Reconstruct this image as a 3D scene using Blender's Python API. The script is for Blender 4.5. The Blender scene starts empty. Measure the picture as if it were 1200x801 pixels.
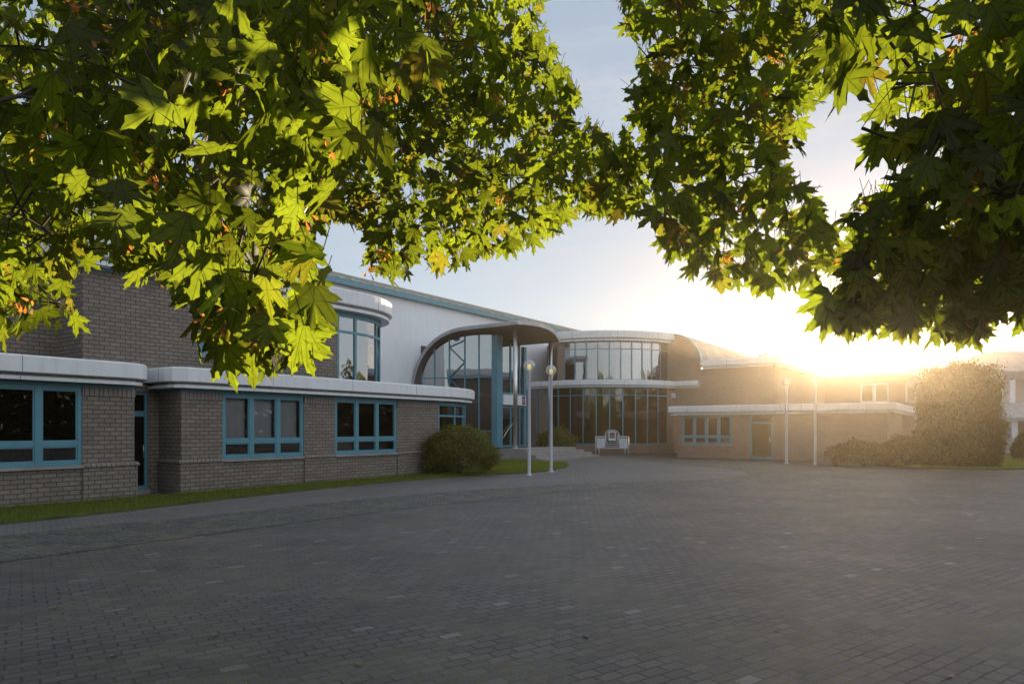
import bpy, bmesh, math, random
import numpy as np
from mathutils import Vector, Matrix
R = math.radians
random.seed(7)
rng = np.random.default_rng(11)
S = bpy.context.scene
COL = S.collection

# ------------------------------------------------------------------ camera, sky, sun, exposure
CAMZ = 1.7
cam_d = bpy.data.cameras.new('camera')
cam = bpy.data.objects.new('camera', cam_d); COL.objects.link(cam)
cam.location = (0, 0, CAMZ); cam.rotation_euler = (R(90), 0, 0)
cam_d.lens = 24.0; cam_d.sensor_width = 36.0; cam_d.sensor_fit = 'HORIZONTAL'
cam_d.shift_x = 0.0; cam_d.shift_y = 0.0846
cam_d.clip_start = 0.05; cam_d.clip_end = 6000
S.camera = cam

HAZE = 0.0008
SUN_AZ, SUN_EL = 26.3, 5.1
SD = Vector((math.sin(R(SUN_AZ)) * math.cos(R(SUN_EL)), math.cos(R(SUN_AZ)) * math.cos(R(SUN_EL)), math.sin(R(SUN_EL))))
S.view_settings.view_transform = 'Standard'
S.view_settings.look = 'None'
S.view_settings.exposure = 1.1
S.view_settings.gamma = 1.0
S.view_settings.use_curve_mapping = False
S.render.engine = 'CYCLES'
S.cycles.use_denoising = True
S.cycles.max_bounces = 8; S.cycles.transparent_max_bounces = 16
S.cycles.diffuse_bounces = 3; S.cycles.glossy_bounces = 3; S.cycles.transmission_bounces = 4; S.cycles.volume_bounces = 0
S.cycles.sample_clamp_indirect = 6.0
S.cycles.caustics_reflective = False; S.cycles.caustics_refractive = False

W = bpy.data.worlds.new('World'); S.world = W; W.use_nodes = True
nt = W.node_tree; nt.nodes.clear()
def nd(t, tree=None, **kw):
    n = (tree or nt).nodes.new(t)
    for k, v in kw.items(): setattr(n, k, v)
    return n
out = nd('ShaderNodeOutputWorld'); bg = nd('ShaderNodeBackground')
sky = nd('ShaderNodeTexSky', sky_type='NISHITA', sun_disc=False)
sky.sun_elevation = R(SUN_EL); sky.sun_rotation = R(SUN_AZ)
sky.air_density = 0.8; sky.dust_density = 0.15; sky.ozone_density = 2.5; sky.altitude = 50
bg.inputs['Strength'].default_value = 0.15
tc = nd('ShaderNodeTexCoord')
# thin cirrus, brighter near the sun
mp = nd('ShaderNodeMapping'); mp.inputs['Scale'].default_value = (1.6, 2.6, 11.0); mp.inputs['Rotation'].default_value = (0.08, 0.10, 0.5)
nz = nd('ShaderNodeTexNoise'); nz.inputs['Scale'].default_value = 1.7; nz.inputs['Detail'].default_value = 7; nz.inputs['Roughness'].default_value = 0.6; nz.inputs['Distortion'].default_value = 0.5
cr = nd('ShaderNodeMapRange'); cr.inputs['From Min'].default_value = 0.46; cr.inputs['From Max'].default_value = 0.78; cr.inputs['To Max'].default_value = 0.55
nt.links.new(tc.outputs['Generated'], mp.inputs['Vector']); nt.links.new(mp.outputs['Vector'], nz.inputs['Vector']); nt.links.new(nz.outputs['Fac'], cr.inputs['Value'])
mixc = nd('ShaderNodeMix', data_type='RGBA'); mixc.inputs['B'].default_value = (2.3, 2.3, 2.36, 1)
nt.links.new(cr.outputs['Result'], mixc.inputs['Factor']); gm = nd('ShaderNodeGamma'); gm.inputs['Gamma'].default_value = 0.36; nt.links.new(sky.outputs['Color'], gm.inputs['Color'])   # thin high veil evens the sky out
gs = nd('ShaderNodeVectorMath', operation='MULTIPLY'); gs.inputs[1].default_value = (1.62, 1.52, 1.50); nt.links.new(gm.outputs[0], gs.inputs[0]); nt.links.new(gs.outputs[0], mixc.inputs['A'])
# bright aureole of the sky round the sun
dotn = nd('ShaderNodeVectorMath', operation='DOT_PRODUCT'); dotn.inputs[1].default_value = SD
nt.links.new(tc.outputs['Generated'], dotn.inputs[0])
mx = nd('ShaderNodeMath', operation='MAXIMUM'); mx.inputs[1].default_value = 0.0; nt.links.new(dotn.outputs['Value'], mx.inputs[0])
def lobe(p, col):
    pw = nd('ShaderNodeMath', operation='POWER'); pw.inputs[1].default_value = p; nt.links.new(mx.outputs[0], pw.inputs[0])
    sc = nd('ShaderNodeVectorMath', operation='SCALE'); sc.inputs[0].default_value = col; nt.links.new(pw.outputs[0], sc.inputs['Scale'])
    return sc.outputs[0]
acc = mixc.outputs['Result']
for p, col in ((14, (.06, .05, .04)), (90, (.5, .36, .20)), (700, (5, 3.4, 1.5)), (4000, (120, 100, 62))):
    ad = nd('ShaderNodeVectorMath', operation='ADD'); nt.links.new(acc, ad.inputs[0]); nt.links.new(lobe(p, col), ad.inputs[1]); acc = ad.outputs[0]
# added pale sky lobe, centred out of view behind right, to brighten the walls
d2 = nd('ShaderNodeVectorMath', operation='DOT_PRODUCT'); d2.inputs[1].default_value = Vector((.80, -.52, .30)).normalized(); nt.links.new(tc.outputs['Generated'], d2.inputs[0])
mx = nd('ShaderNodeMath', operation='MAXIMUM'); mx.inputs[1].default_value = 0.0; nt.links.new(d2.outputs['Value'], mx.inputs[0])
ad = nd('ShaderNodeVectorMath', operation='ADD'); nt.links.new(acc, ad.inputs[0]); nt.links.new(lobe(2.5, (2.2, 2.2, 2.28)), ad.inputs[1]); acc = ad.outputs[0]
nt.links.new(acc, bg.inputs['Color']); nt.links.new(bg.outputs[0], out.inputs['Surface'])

sl = bpy.data.lights.new('sun', 'SUN'); sl.energy = 5.0; sl.angle = R(0.5); sl.color = (1.0, 0.80, 0.52)
so = bpy.data.objects.new('sun', sl); COL.objects.link(so)
so.rotation_euler = (-SD).to_track_quat('-Z', 'Y').to_euler()

# ------------------------------------------------------------------ helpers
F = 800.0
def P(px, py, Y): return Vector(((px - 600) / F * Y, Y, CAMZ + (502 - py) / F * Y))
def G(px, py, z=0.0):
    Y = F * (CAMZ - z) / (py - 502.0)
    return Vector(((px - 600) / F * Y, Y, z))
CU, SU = 0.5736, 0.8192
def WV(u, v, z=0.0): return Vector((CU * u + SU * v, SU * u - CU * v, z))

class MB:
    def __init__(s): s.v = []; s.f = []; s.uv = []; s.sm = []
    def face(s, pts, uv=None, smooth=False):
        i = len(s.v); s.v += [Vector(p) for p in pts]; s.f.append(list(range(i, i + len(pts))))
        if uv is None:
            n = Vector((0, 0, 0))
            for k in range(len(pts)):
                a, b = Vector(pts[k]), Vector(pts[(k + 1) % len(pts)])
                n += a.cross(b)
            if n.length < 1e-12: n = Vector((0, 0, 1))
            n.normalize()
            if abs(n.z) > 0.9: uv = [(p[0], p[1]) for p in pts]
            else:
                t = Vector((0, 0, 1)).cross(n).normalized()
                uv = [(t.dot(Vector(p)), p[2]) for p in pts]
        s.uv.append(uv); s.sm.append(smooth)
    def hexa(s, q):   # q: 8 points, bottom 4 then top 4 (same order)
        b, t = q[:4], q[4:]
        c = sum((Vector(p) for p in q), Vector()) / 8
        fs = [[b[3], b[2], b[1], b[0]], t] + [[b[i], b[(i + 1) % 4], t[(i + 1) % 4], t[i]] for i in range(4)]
        for f in fs:
            f = [Vector(p) for p in f]
            n = (f[1] - f[0]).cross(f[2] - f[1])
            if n.dot(f[0] - c) < 0: f = f[::-1]
            s.face(f)
    def box(s, u0, u1, v0, v1, z0, z1):
        s.hexa([WV(u0, v0, z0), WV(u1, v0, z0), WV(u1, v1, z0), WV(u0, v1, z0), WV(u0, v0, z1), WV(u1, v0, z1), WV(u1, v1, z1), WV(u0, v1, z1)])
    def wbox(s, x0, x1, y0, y1, z0, z1):
        s.hexa([(x0, y0, z0), (x1, y0, z0), (x1, y1, z0), (x0, y1, z0), (x0, y0, z1), (x1, y0, z1), (x1, y1, z1), (x0, y1, z1)])
    def sweep(s, path, prof, smooth=False, caps=True):
        # path: world xy points; prof: closed polygon of (offset to the right of travel, z)
        n = len(path); P2 = [Vector((p[0], p[1])) for p in path]
        nr = []
        for i in range(n):
            ds = []
            if i > 0: ds.append((P2[i] - P2[i - 1]).normalized())
            if i < n - 1: ds.append((P2[i + 1] - P2[i]).normalized())
            ns = [Vector((d.y, -d.x)) for d in ds]
            m = sum(ns, Vector((0, 0))).normalized()
            nr.append(m / max(0.35, m.dot(ns[0])))
        L = [0.0]
        for i in range(1, n): L.append(L[-1] + (P2[i] - P2[i - 1]).length)
        base = L[0]
        d0 = (P2[1] - P2[0]).normalized(); base = P2[0].dot(d0)
        m = len(prof); per = [0.0]
        for k in range(m):
            a, b = prof[k], prof[(k + 1) % m]; per.append(per[-1] + math.hypot(a[0] - b[0], a[1] - b[1]))
        ring = [[Vector((P2[i].x + nr[i].x * o, P2[i].y + nr[i].y * o, z)) for (o, z) in prof] for i in range(n)]
        ctr = (sum(o for o, _ in prof) / m, sum(z for _, z in prof) / m)
        area = sum(prof[k][0] * prof[(k + 1) % m][1] - prof[(k + 1) % m][0] * prof[k][1] for k in range(m))
        for i in range(n - 1):
            for k in range(m):
                k2 = (k + 1) % m
                dz = prof[k2][1] - prof[k][1]; do = prof[k2][0] - prof[k][0]
                va, vb = (prof[k][1], prof[k2][1]) if abs(dz) > abs(do) else (per[k], per[k + 1])
                pts = [ring[i][k], ring[i + 1][k], ring[i + 1][k2], ring[i][k2]]
                uvs = [(base + L[i], va), (base + L[i + 1], va), (base + L[i + 1], vb), (base + L[i], vb)]
                if area < 0: pts = pts[::-1]; uvs = uvs[::-1]
                s.face(pts, uvs, smooth)
        if caps:
            s.face(ring[0] if area < 0 else ring[0][::-1]); s.face(ring[-1][::-1] if area < 0 else ring[-1])
    def tube(s, pts, rad, seg=8, caps=True, smooth=True):
        pts = [Vector(p) for p in pts]; n = len(pts)
        if not hasattr(rad, '__len__'): rad = [rad] * n
        rings = []; prev = None
        for i in range(n):
            d = (pts[min(i + 1, n - 1)] - pts[max(i - 1, 0)]).normalized()
            if prev is None:
                a = d.orthogonal().normalized()
            else:
                a = (prev - d * prev.dot(d)).normalized()
            prev = a; b = d.cross(a)
            rings.append([pts[i] + (a * math.cos(2 * math.pi * k / seg) + b * math.sin(2 * math.pi * k / seg)) * rad[i] for k in range(seg)])
        L = 0
        for i in range(n - 1):
            L2 = L + (pts[i + 1] - pts[i]).length
            for k in range(seg):
                k2 = (k + 1) % seg; c0 = 2 * math.pi * rad[i]
                s.face([rings[i][k], rings[i][k2], rings[i + 1][k2], rings[i + 1][k]], [(k / seg * c0, L), ((k + 1) / seg * c0, L), ((k + 1) / seg * c0, L2), (k / seg * c0, L2)], smooth)
            L = L2
        if caps: s.face(rings[0][::-1]); s.face(rings[-1])
    def lathe(s, prof, loc=(0, 0, 0), seg=20):
        l = Vector(loc)
        for i in range(len(prof) - 1):
            for k in range(seg):
                a0, a1 = 2 * math.pi * k / seg, 2 * math.pi * (k + 1) / seg
                q = [l + Vector((r * math.cos(a), r * math.sin(a), z)) for (r, z), a in ((prof[i], a0), (prof[i], a1), (prof[i + 1], a1), (prof[i + 1], a0))]
                if prof[i][0] < 1e-6: q = [q[0], q[2], q[3]]
                elif prof[i + 1][0] < 1e-6: q = [q[0], q[1], q[2]]
                s.face(q, None, True)
    def poly_prism(s, pts, z0, z1):
        top = [Vector((p[0], p[1], z1)) for p in pts]; bot = [Vector((p[0], p[1], z0)) for p in pts]
        a = sum(pts[k][0] * pts[(k + 1) % len(pts)][1] - pts[(k + 1) % len(pts)][0] * pts[k][1] for k in range(len(pts)))
        if a < 0: top.reverse(); bot.reverse()
        s.face(top); s.face(bot[::-1])
        for k in range(len(pts)):
            k2 = (k + 1) % len(pts); s.face([bot[k], bot[k2], top[k2], top[k]])
    def build(s, name, mat, parent=None, merge=True):
        o0 = Vector((0, 0, 0))
        p = parent
        while p is not None: o0 += p.location; p = p.parent
        me = bpy.data.meshes.new(name)
        me.from_pydata([tuple(v - o0) for v in s.v], [], s.f)
        uvl = me.uv_layers.new(name='UVMap'); flat = []
        for u in s.uv:
            for a in u: flat += [a[0], a[1]]
        uvl.data.foreach_set('uv', flat)
        me.polygons.foreach_set('use_smooth', s.sm)
        me.materials.append(mat)
        if merge and any(s.sm):
            bm = bmesh.new(); bm.from_mesh(me); bmesh.ops.remove_doubles(bm, verts=bm.verts, dist=1e-4); bm.to_mesh(me); bm.free()
        me.update()
        o = bpy.data.objects.new(name, me); COL.objects.link(o); o.parent = parent
        return o

def empty(name, loc, label, cat, group=None):
    o = bpy.data.objects.new(name, None); COL.objects.link(o); o.location = loc; o.empty_display_size = 0.2
    return tag(o, label, cat, group)
def tag(o, label=None, cat=None, group=None, kind=None):
    if label: o['label'] = label
    if cat: o['category'] = cat
    if group: o['group'] = group
    if kind: o['kind'] = kind
    return o
def kids(o): return [c for c in bpy.data.objects if c.parent == o]
def copy_tree(o, parent=None):
    c = o.copy(); COL.objects.link(c); c.parent = parent
    for ch in kids(o): copy_tree(ch, c)
    return c
def np_mesh(name, verts, faces_flat, nper, mat, parent=None, smooth=False, uv=None):
    o0 = Vector((0, 0, 0)); p = parent
    while p is not None: o0 += p.location; p = p.parent
    verts = np.asarray(verts, dtype=np.float32) - np.array(o0, dtype=np.float32)
    me = bpy.data.meshes.new(name); nf = len(faces_flat) // nper
    me.vertices.add(len(verts)); me.vertices.foreach_set('co', verts.ravel())
    me.loops.add(len(faces_flat)); me.loops.foreach_set('vertex_index', np.asarray(faces_flat, dtype=np.int32))
    me.polygons.add(nf); me.polygons.foreach_set('loop_start', np.arange(0, nf * nper, nper, dtype=np.int32))
    me.polygons.foreach_set('loop_total', np.full(nf, nper, dtype=np.int32))
    me.update(calc_edges=True)
    if smooth: me.polygons.foreach_set('use_smooth', np.ones(nf, dtype=bool))
    if uv is not None:
        l = me.uv_layers.new(name='UVMap'); l.data.foreach_set('uv', np.asarray(uv, dtype=np.float32)[np.asarray(faces_flat)].ravel())
    me.materials.append(mat); me.validate()
    o = bpy.data.objects.new(name, me); COL.objects.link(o); o.parent = parent
    return o

# ------------------------------------------------------------------ materials
def newmat(name):
    m = bpy.data.materials.new(name); m.use_nodes = True
    t = m.node_tree; b = t.nodes['Principled BSDF']
    return m, t, b
def plain(name, col, rough=0.5, metal=0.0, noise=0.12, scale=3.0, bump=0.0, spec=0.5):
    m, t, b = newmat(name)
    b.inputs['Roughness'].default_value = rough; b.inputs['Metallic'].default_value = metal
    b.inputs['Specular IOR Level'].default_value = spec
    tcn = nd('ShaderNodeTexCoord', t); n = nd('ShaderNodeTexNoise', t); n.inputs['Scale'].default_value = scale; n.inputs['Detail'].default_value = 6
    t.links.new(tcn.outputs['Object'], n.inputs['Vector'])
    r = nd('ShaderNodeMapRange', t); r.inputs['From Min'].default_value = 0.3; r.inputs['From Max'].default_value = 0.7
    r.inputs['To Min'].default_value = 1 - noise; r.inputs['To Max'].default_value = 1 + noise
    t.links.new(n.outputs['Fac'], r.inputs['Value'])
    s = nd('ShaderNodeVectorMath', t, operation='SCALE'); s.inputs[0].default_value = col
    t.links.new(r.outputs[0], s.inputs['Scale']); t.links.new(s.outputs[0], b.inputs['Base Color'])
    if bump:
        n2 = nd('ShaderNodeTexNoise', t); n2.inputs['Scale'].default_value = scale * 12; n2.inputs['Detail'].default_value = 4
        t.links.new(tcn.outputs['Object'], n2.inputs['Vector'])
        bp = nd('ShaderNodeBump', t); bp.inputs['Strength'].default_value = bump; bp.inputs['Distance'].default_value = 0.01
        t.links.new(n2.outputs['Fac'], bp.inputs['Height']); t.links.new(bp.outputs[0], b.inputs['Normal'])
    return m
def brickmat(name, c1, c2, mort, bw, rh, ms, coord='UV', rot=0.0, rough=0.85, bumpd=0.008, moss=None, big=0.25, spec=0.3, odd=None):
    m, t, b = newmat(name)
    tcn = nd('ShaderNodeTexCoord', t); mpn = nd('ShaderNodeMapping', t); mpn.inputs['Rotation'].default_value = (0, 0, rot)
    t.links.new(tcn.outputs[coord], mpn.inputs['Vector'])
    wob = nd('ShaderNodeTexNoise', t); wob.inputs['Scale'].default_value = 5; wob.inputs['Detail'].default_value = 3; t.links.new(mpn.outputs[0], wob.inputs['Vector'])
    wsub = nd('ShaderNodeVectorMath', t, operation='SUBTRACT'); wsub.inputs[1].default_value = (.5, .5, .5); t.links.new(wob.outputs['Color'], wsub.inputs[0])
    wsc = nd('ShaderNodeVectorMath', t, operation='SCALE'); wsc.inputs['Scale'].default_value = 0.03 if moss else 0.008; t.links.new(wsub.outputs[0], wsc.inputs[0])
    wad = nd('ShaderNodeVectorMath', t, operation='ADD'); t.links.new(mpn.outputs[0], wad.inputs[0]); t.links.new(wsc.outputs[0], wad.inputs[1])
    br = nd('ShaderNodeTexBrick', t); br.offset = 0.5
    br.inputs['Color1'].default_value = (*c1, 1); br.inputs['Color2'].default_value = (*c2, 1); br.inputs['Mortar'].default_value = (*mort, 1)
    br.inputs['Scale'].default_value = 1; br.inputs['Mortar Size'].default_value = ms; br.inputs['Mortar Smooth'].default_value = 0.3
    br.inputs['Brick Width'].default_value = bw; br.inputs['Row Height'].default_value = rh
    t.links.new(wad.outputs[0], br.inputs['Vector'])
    n1 = nd('ShaderNodeTexNoise', t); n1.inputs['Scale'].default_value = 0.35; n1.inputs['Detail'].default_value = 8; n1.inputs['Roughness'].default_value = .65; t.links.new(tcn.outputs[coord], n1.inputs['Vector'])
    r1 = nd('ShaderNodeMapRange', t); r1.inputs['From Min'].default_value = .3; r1.inputs['From Max'].default_value = .7; r1.inputs['To Min'].default_value = 1 - big; r1.inputs['To Max'].default_value = 1 + big
    t.links.new(n1.outputs['Fac'], r1.inputs['Value'])
    n2 = nd('ShaderNodeTexNoise', t); n2.inputs['Scale'].default_value = 45; n2.inputs['Detail'].default_value = 5; t.links.new(tcn.outputs[coord], n2.inputs['Vector'])
    r2 = nd('ShaderNodeMapRange', t); r2.inputs['From Min'].default_value = .3; r2.inputs['From Max'].default_value = .7; r2.inputs['To Min'].default_value = .82; r2.inputs['To Max'].default_value = 1.18
    t.links.new(n2.outputs['Fac'], r2.inputs['Value'])
    mm = nd('ShaderNodeMath', t, operation='MULTIPLY'); t.links.new(r1.outputs[0], mm.inputs[0]); t.links.new(r2.outputs[0], mm.inputs[1])
    if moss:
        n4 = nd('ShaderNodeTexNoise', t); n4.inputs['Scale'].default_value = 1.3; n4.inputs['Detail'].default_value = 9; n4.inputs['Roughness'].default_value = .75; n4.inputs['Distortion'].default_value = 1.2; t.links.new(tcn.outputs[coord], n4.inputs['Vector'])
        r4 = nd('ShaderNodeMapRange', t); r4.inputs['From Min'].default_value = .52; r4.inputs['From Max'].default_value = .66; r4.inputs['To Min'].default_value = 1; r4.inputs['To Max'].default_value = .66; t.links.new(n4.outputs['Fac'], r4.inputs['Value'])
        m4 = nd('ShaderNodeMath', t, operation='MULTIPLY'); t.links.new(mm.outputs[0], m4.inputs[0]); t.links.new(r4.outputs[0], m4.inputs[1]); mm = m4
    colo = br.outputs['Color']
    if moss:
        nm = nd('ShaderNodeTexNoise', t); nm.inputs['Scale'].default_value = 0.8; nm.inputs['Detail'].default_value = 6; nm.inputs['Roughness'].default_value = .7; t.links.new(tcn.outputs[coord], nm.inputs['Vector'])
        rm = nd('ShaderNodeMapRange', t); rm.inputs['From Min'].default_value = .43; rm.inputs['From Max'].default_value = .62; t.links.new(nm.outputs['Fac'], rm.inputs['Value'])
        mu = nd('ShaderNodeMath', t, operation='MULTIPLY'); t.links.new(rm.outputs[0], mu.inputs[0]); t.links.new(br.outputs['Fac'], mu.inputs[1])
        mc = nd('ShaderNodeMix', t, data_type='RGBA'); mc.inputs['B'].default_value = (*moss, 1)
        t.links.new(mu.outputs[0], mc.inputs['Factor']); t.links.new(colo, mc.inputs['A']); colo = mc.outputs['Result']
    if odd:
        # a few single paler stones
        b2 = nd('ShaderNodeTexBrick', t); b2.offset = 0.5
        for k, v in (('Color1', (0, 0, 0, 1)), ('Color2', (1, 1, 1, 1)), ('Mortar', (0, 0, 0, 1))): b2.inputs[k].default_value = v
        for k in ('Scale', 'Mortar Size', 'Mortar Smooth', 'Brick Width', 'Row Height'): b2.inputs[k].default_value = br.inputs[k].default_value
        t.links.new(wad.outputs[0], b2.inputs['Vector'])
        ro = nd('ShaderNodeMapRange', t); ro.inputs['From Min'].default_value = .984; ro.inputs['From Max'].default_value = .992; ro.inputs['To Max'].default_value = 0.9
        t.links.new(b2.outputs['Color'], ro.inputs['Value'])
        mo = nd('ShaderNodeMix', t, data_type='RGBA'); mo.inputs['B'].default_value = (*odd, 1)
        t.links.new(ro.outputs[0], mo.inputs['Factor']); t.links.new(colo, mo.inputs['A']); colo = mo.outputs['Result']
    s = nd('ShaderNodeVectorMath', t, operation='SCALE'); t.links.new(colo, s.inputs[0]); t.links.new(mm.outputs[0], s.inputs['Scale'])
    t.links.new(s.outputs[0], b.inputs['Base Color'])
    b.inputs['Roughness'].default_value = rough; b.inputs['Specular IOR Level'].default_value = spec
    inv = nd('ShaderNodeMath', t, operation='SUBTRACT'); inv.inputs[0].default_value = 1.0; t.links.new(br.outputs['Fac'], inv.inputs[1])
    ad = nd('ShaderNodeMath', t, operation='MULTIPLY_ADD'); ad.inputs[1].default_value = 0.35; t.links.new(n2.outputs['Fac'], ad.inputs[0]); t.links.new(inv.outputs[0], ad.inputs[2])
    bp = nd('ShaderNodeBump', t); bp.inputs['Strength'].default_value = 0.8; bp.inputs['Distance'].default_value = bumpd
    t.links.new(ad.outputs[0], bp.inputs['Height']); t.links.new(bp.outputs[0], b.inputs['Normal'])
    return m
def glassmat(name, refl, tint, rough=0.02, wav=0.25):
    m, t, b = newmat(name); t.nodes.remove(b); o = t.nodes['Material Output']
    g = nd('ShaderNodeBsdfGlossy', t); g.inputs['Roughness'].default_value = rough; g.inputs['Color'].default_value = (.92, .95, .97, 1)
    tr = nd('ShaderNodeBsdfTransparent', t); tr.inputs['Color'].default_value = (*tint, 1)
    lw = nd('ShaderNodeFresnel', t); lw.inputs['IOR'].default_value = 1.5
    mr = nd('ShaderNodeMapRange', t); mr.inputs['From Min'].default_value = .04; mr.inputs['From Max'].default_value = 1; mr.inputs['To Min'].default_value = refl; mr.inputs['To Max'].default_value = 1
    t.links.new(lw.outputs[0], mr.inputs['Value'])
    tcn = nd('ShaderNodeTexCoord', t); n = nd('ShaderNodeTexNoise', t); n.inputs['Scale'].default_value = 0.9; n.inputs['Detail'].default_value = 1
    t.links.new(tcn.outputs['Object'], n.inputs['Vector'])
    bp = nd('ShaderNodeBump', t); bp.inputs['Strength'].default_value = wav; bp.inputs['Distance'].default_value = 0.03
    t.links.new(n.outputs['Fac'], bp.inputs['Height']); t.links.new(bp.outputs[0], g.inputs['Normal'])
    mx_ = nd('ShaderNodeMixShader', t); t.links.new(mr.outputs[0], mx_.inputs[0]); t.links.new(tr.outputs[0], mx_.inputs[1]); t.links.new(g.outputs[0], mx_.inputs[2])
    t.links.new(mx_.outputs[0], o.inputs['Surface'])
    return m
def leafmat(name, dif, trans, fac=0.5, var=0.35, gloss=0.08, rust=None):
    m, t, b = newmat(name); t.nodes.remove(b); o = t.nodes['Material Output']
    geo = nd('ShaderNodeNewGeometry', t)
    r = nd('ShaderNodeMapRange', t); r.inputs['To Min'].default_value = 1 - var; r.inputs['To Max'].default_value = 1 + var
    t.links.new(geo.outputs['Random Per Island'], r.inputs['Value'])
    def scaled(c):
        s = nd('ShaderNodeVectorMath', t, operation='SCALE'); s.inputs[0].default_value = c; t.links.new(r.outputs[0], s.inputs['Scale']); o_ = s.outputs[0]
        if rust:
            ml = nd('ShaderNodeMath', t, operation='MULTIPLY'); ml.inputs[1].default_value = 37.3; t.links.new(geo.outputs['Random Per Island'], ml.inputs[0])
            fr = nd('ShaderNodeMath', t, operation='FRACT'); t.links.new(ml.outputs[0], fr.inputs[0])
            gt = nd('ShaderNodeMapRange', t); gt.inputs['From Min'].default_value = .82; gt.inputs['From Max'].default_value = 1; gt.inputs['To Max'].default_value = .6; t.links.new(fr.outputs[0], gt.inputs['Value'])
            mq = nd('ShaderNodeMix', t, data_type='RGBA'); mq.inputs['B'].default_value = (*[k * c[1] / .3 for k in rust], 1)
            t.links.new(gt.outputs[0], mq.inputs['Factor']); t.links.new(o_, mq.inputs['A']); o_ = mq.outputs['Result']
        return o_
    d = nd('ShaderNodeBsdfDiffuse', t); t.links.new(scaled(dif), d.inputs['Color'])
    tr = nd('ShaderNodeBsdfTranslucent', t); t.links.new(scaled(trans), tr.inputs['Color'])
    g = nd('ShaderNodeBsdfGlossy', t); g.inputs['Roughness'].default_value = .38; g.inputs['Color'].default_value = (.8, .8, .8, 1)
    m1 = nd('ShaderNodeMixShader', t); m1.inputs[0].default_value = fac; t.links.new(d.outputs[0], m1.inputs[1]); t.links.new(tr.outputs[0], m1.inputs[2])
    m2 = nd('ShaderNodeMixShader', t); m2.inputs[0].default_value = gloss; t.links.new(m1.outputs[0], m2.inputs[1]); t.links.new(g.outputs[0], m2.inputs[2])
    t.links.new(m2.outputs[0], o.inputs['Surface'])
    return m
def emis(name, col, st):
    m, t, b = newmat(name); b.inputs['Base Color'].default_value = (*col, 1); b.inputs['Emission Color'].default_value = (*col, 1); b.inputs['Emission Strength'].default_value = st
    return m

M = {}
M['brick'] = brickmat('grey_brick', (.262, .222, .186), (.195, .163, .138), (.105, .088, .075), .25, .102, .012, big=.12)
M['soldier'] = brickmat('upright_brick', (.29, .25, .23), (.235, .205, .185), (.12, .10, .09), .102, .40, .013, big=.12)
M['brick_far'] = brickmat('warm_grey_brick', (.33, .235, .185), (.28, .20, .155), (.20, .155, .13), .25, .102, .011, big=.12)
M['white'] = plain('white_metal_fascia', (.78, .79, .80), .38, noise=.04, scale=.8)
def add_joints(m, step, w):
    t = m.node_tree; b = t.nodes['Principled BSDF']; src = b.inputs['Base Color'].links[0].from_socket
    u = nd('ShaderNodeUVMap', t); sp = nd('ShaderNodeSeparateXYZ', t); t.links.new(u.outputs[0], sp.inputs[0])
    d = nd('ShaderNodeMath', t, operation='DIVIDE'); d.inputs[1].default_value = step; t.links.new(sp.outputs[0], d.inputs[0])
    fr = nd('ShaderNodeMath', t, operation='FRACT'); t.links.new(d.outputs[0], fr.inputs[0])
    lt = nd('ShaderNodeMath', t, operation='LESS_THAN'); lt.inputs[1].default_value = w / step; t.links.new(fr.outputs[0], lt.inputs[0])
    mq = nd('ShaderNodeMix', t, data_type='RGBA'); mq.inputs['B'].default_value = (.18, .18, .19, 1); t.links.new(lt.outputs[0], mq.inputs['Factor']); t.links.new(src, mq.inputs['A']); t.links.new(mq.outputs['Result'], b.inputs['Base Color'])
def add_streaks(m, k=.16):
    t = m.node_tree; b = t.nodes['Principled BSDF']; src = b.inputs['Base Color'].links[0].from_socket
    u = nd('ShaderNodeUVMap', t); mp_ = nd('ShaderNodeMapping', t); mp_.inputs['Scale'].default_value = (3.2, .5, 1); t.links.new(u.outputs[0], mp_.inputs['Vector'])
    n = nd('ShaderNodeTexNoise', t); n.inputs['Scale'].default_value = 1.4; n.inputs['Detail'].default_value = 7; n.inputs['Roughness'].default_value = .7; t.links.new(mp_.outputs[0], n.inputs['Vector'])
    r = nd('ShaderNodeMapRange', t); r.inputs['From Min'].default_value = .48; r.inputs['From Max'].default_value = .75; r.inputs['To Min'].default_value = 1; r.inputs['To Max'].default_value = 1 - 2 * k; t.links.new(n.outputs['Fac'], r.inputs['Value'])
    sc_ = nd('ShaderNodeVectorMath', t, operation='SCALE'); t.links.new(src, sc_.inputs[0]); t.links.new(r.outputs[0], sc_.inputs['Scale']); t.links.new(sc_.outputs[0], b.inputs['Base Color'])
add_streaks(M['white'], .09); add_joints(M['white'], 2.9, .014)
M['render'] = plain('white_render', (.84, .85, .87), .9, noise=.035, scale=.5, bump=.15)
add_streaks(M['render'], .05)
M['teal'] = plain('teal_painted_metal', (.10, .265, .335), .4, noise=.06, scale=2)
M['shadow_metal'] = plain('dark_grey_metal', (.06, .06, .065), .6)
M['zinc'] = plain('weathered_zinc', (.46, .46, .48), .5, metal=.2, noise=.16, scale=1.2)
M['vault'] = plain('weathered_copper_roof', (.40, .41, .36), .55, metal=.1, noise=.22, scale=1.0)
M['concrete'] = plain('step_concrete', (.30, .28, .27), .85, noise=.15, scale=2, bump=.2)
M['soffit'] = plain('brown_soffit', (.16, .12, .10), .7)
M['steel'] = plain('brushed_steel', (.62, .60, .57), .28, metal=1.0, noise=.05)
M['pole'] = plain('grey_painted_pole', (.52, .54, .58), .42, noise=.05)
M['gravel_roof'] = plain('gravel_roof', (.25, .24, .23), .95, noise=.2, scale=6)
M['blind'] = plain('grey_window_blind', (.66, .69, .74), .9, noise=.05)
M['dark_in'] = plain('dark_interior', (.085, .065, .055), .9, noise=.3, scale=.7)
M['brown_in'] = plain('brown_interior', (.10, .06, .04), .85, noise=.35, scale=.5)
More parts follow.
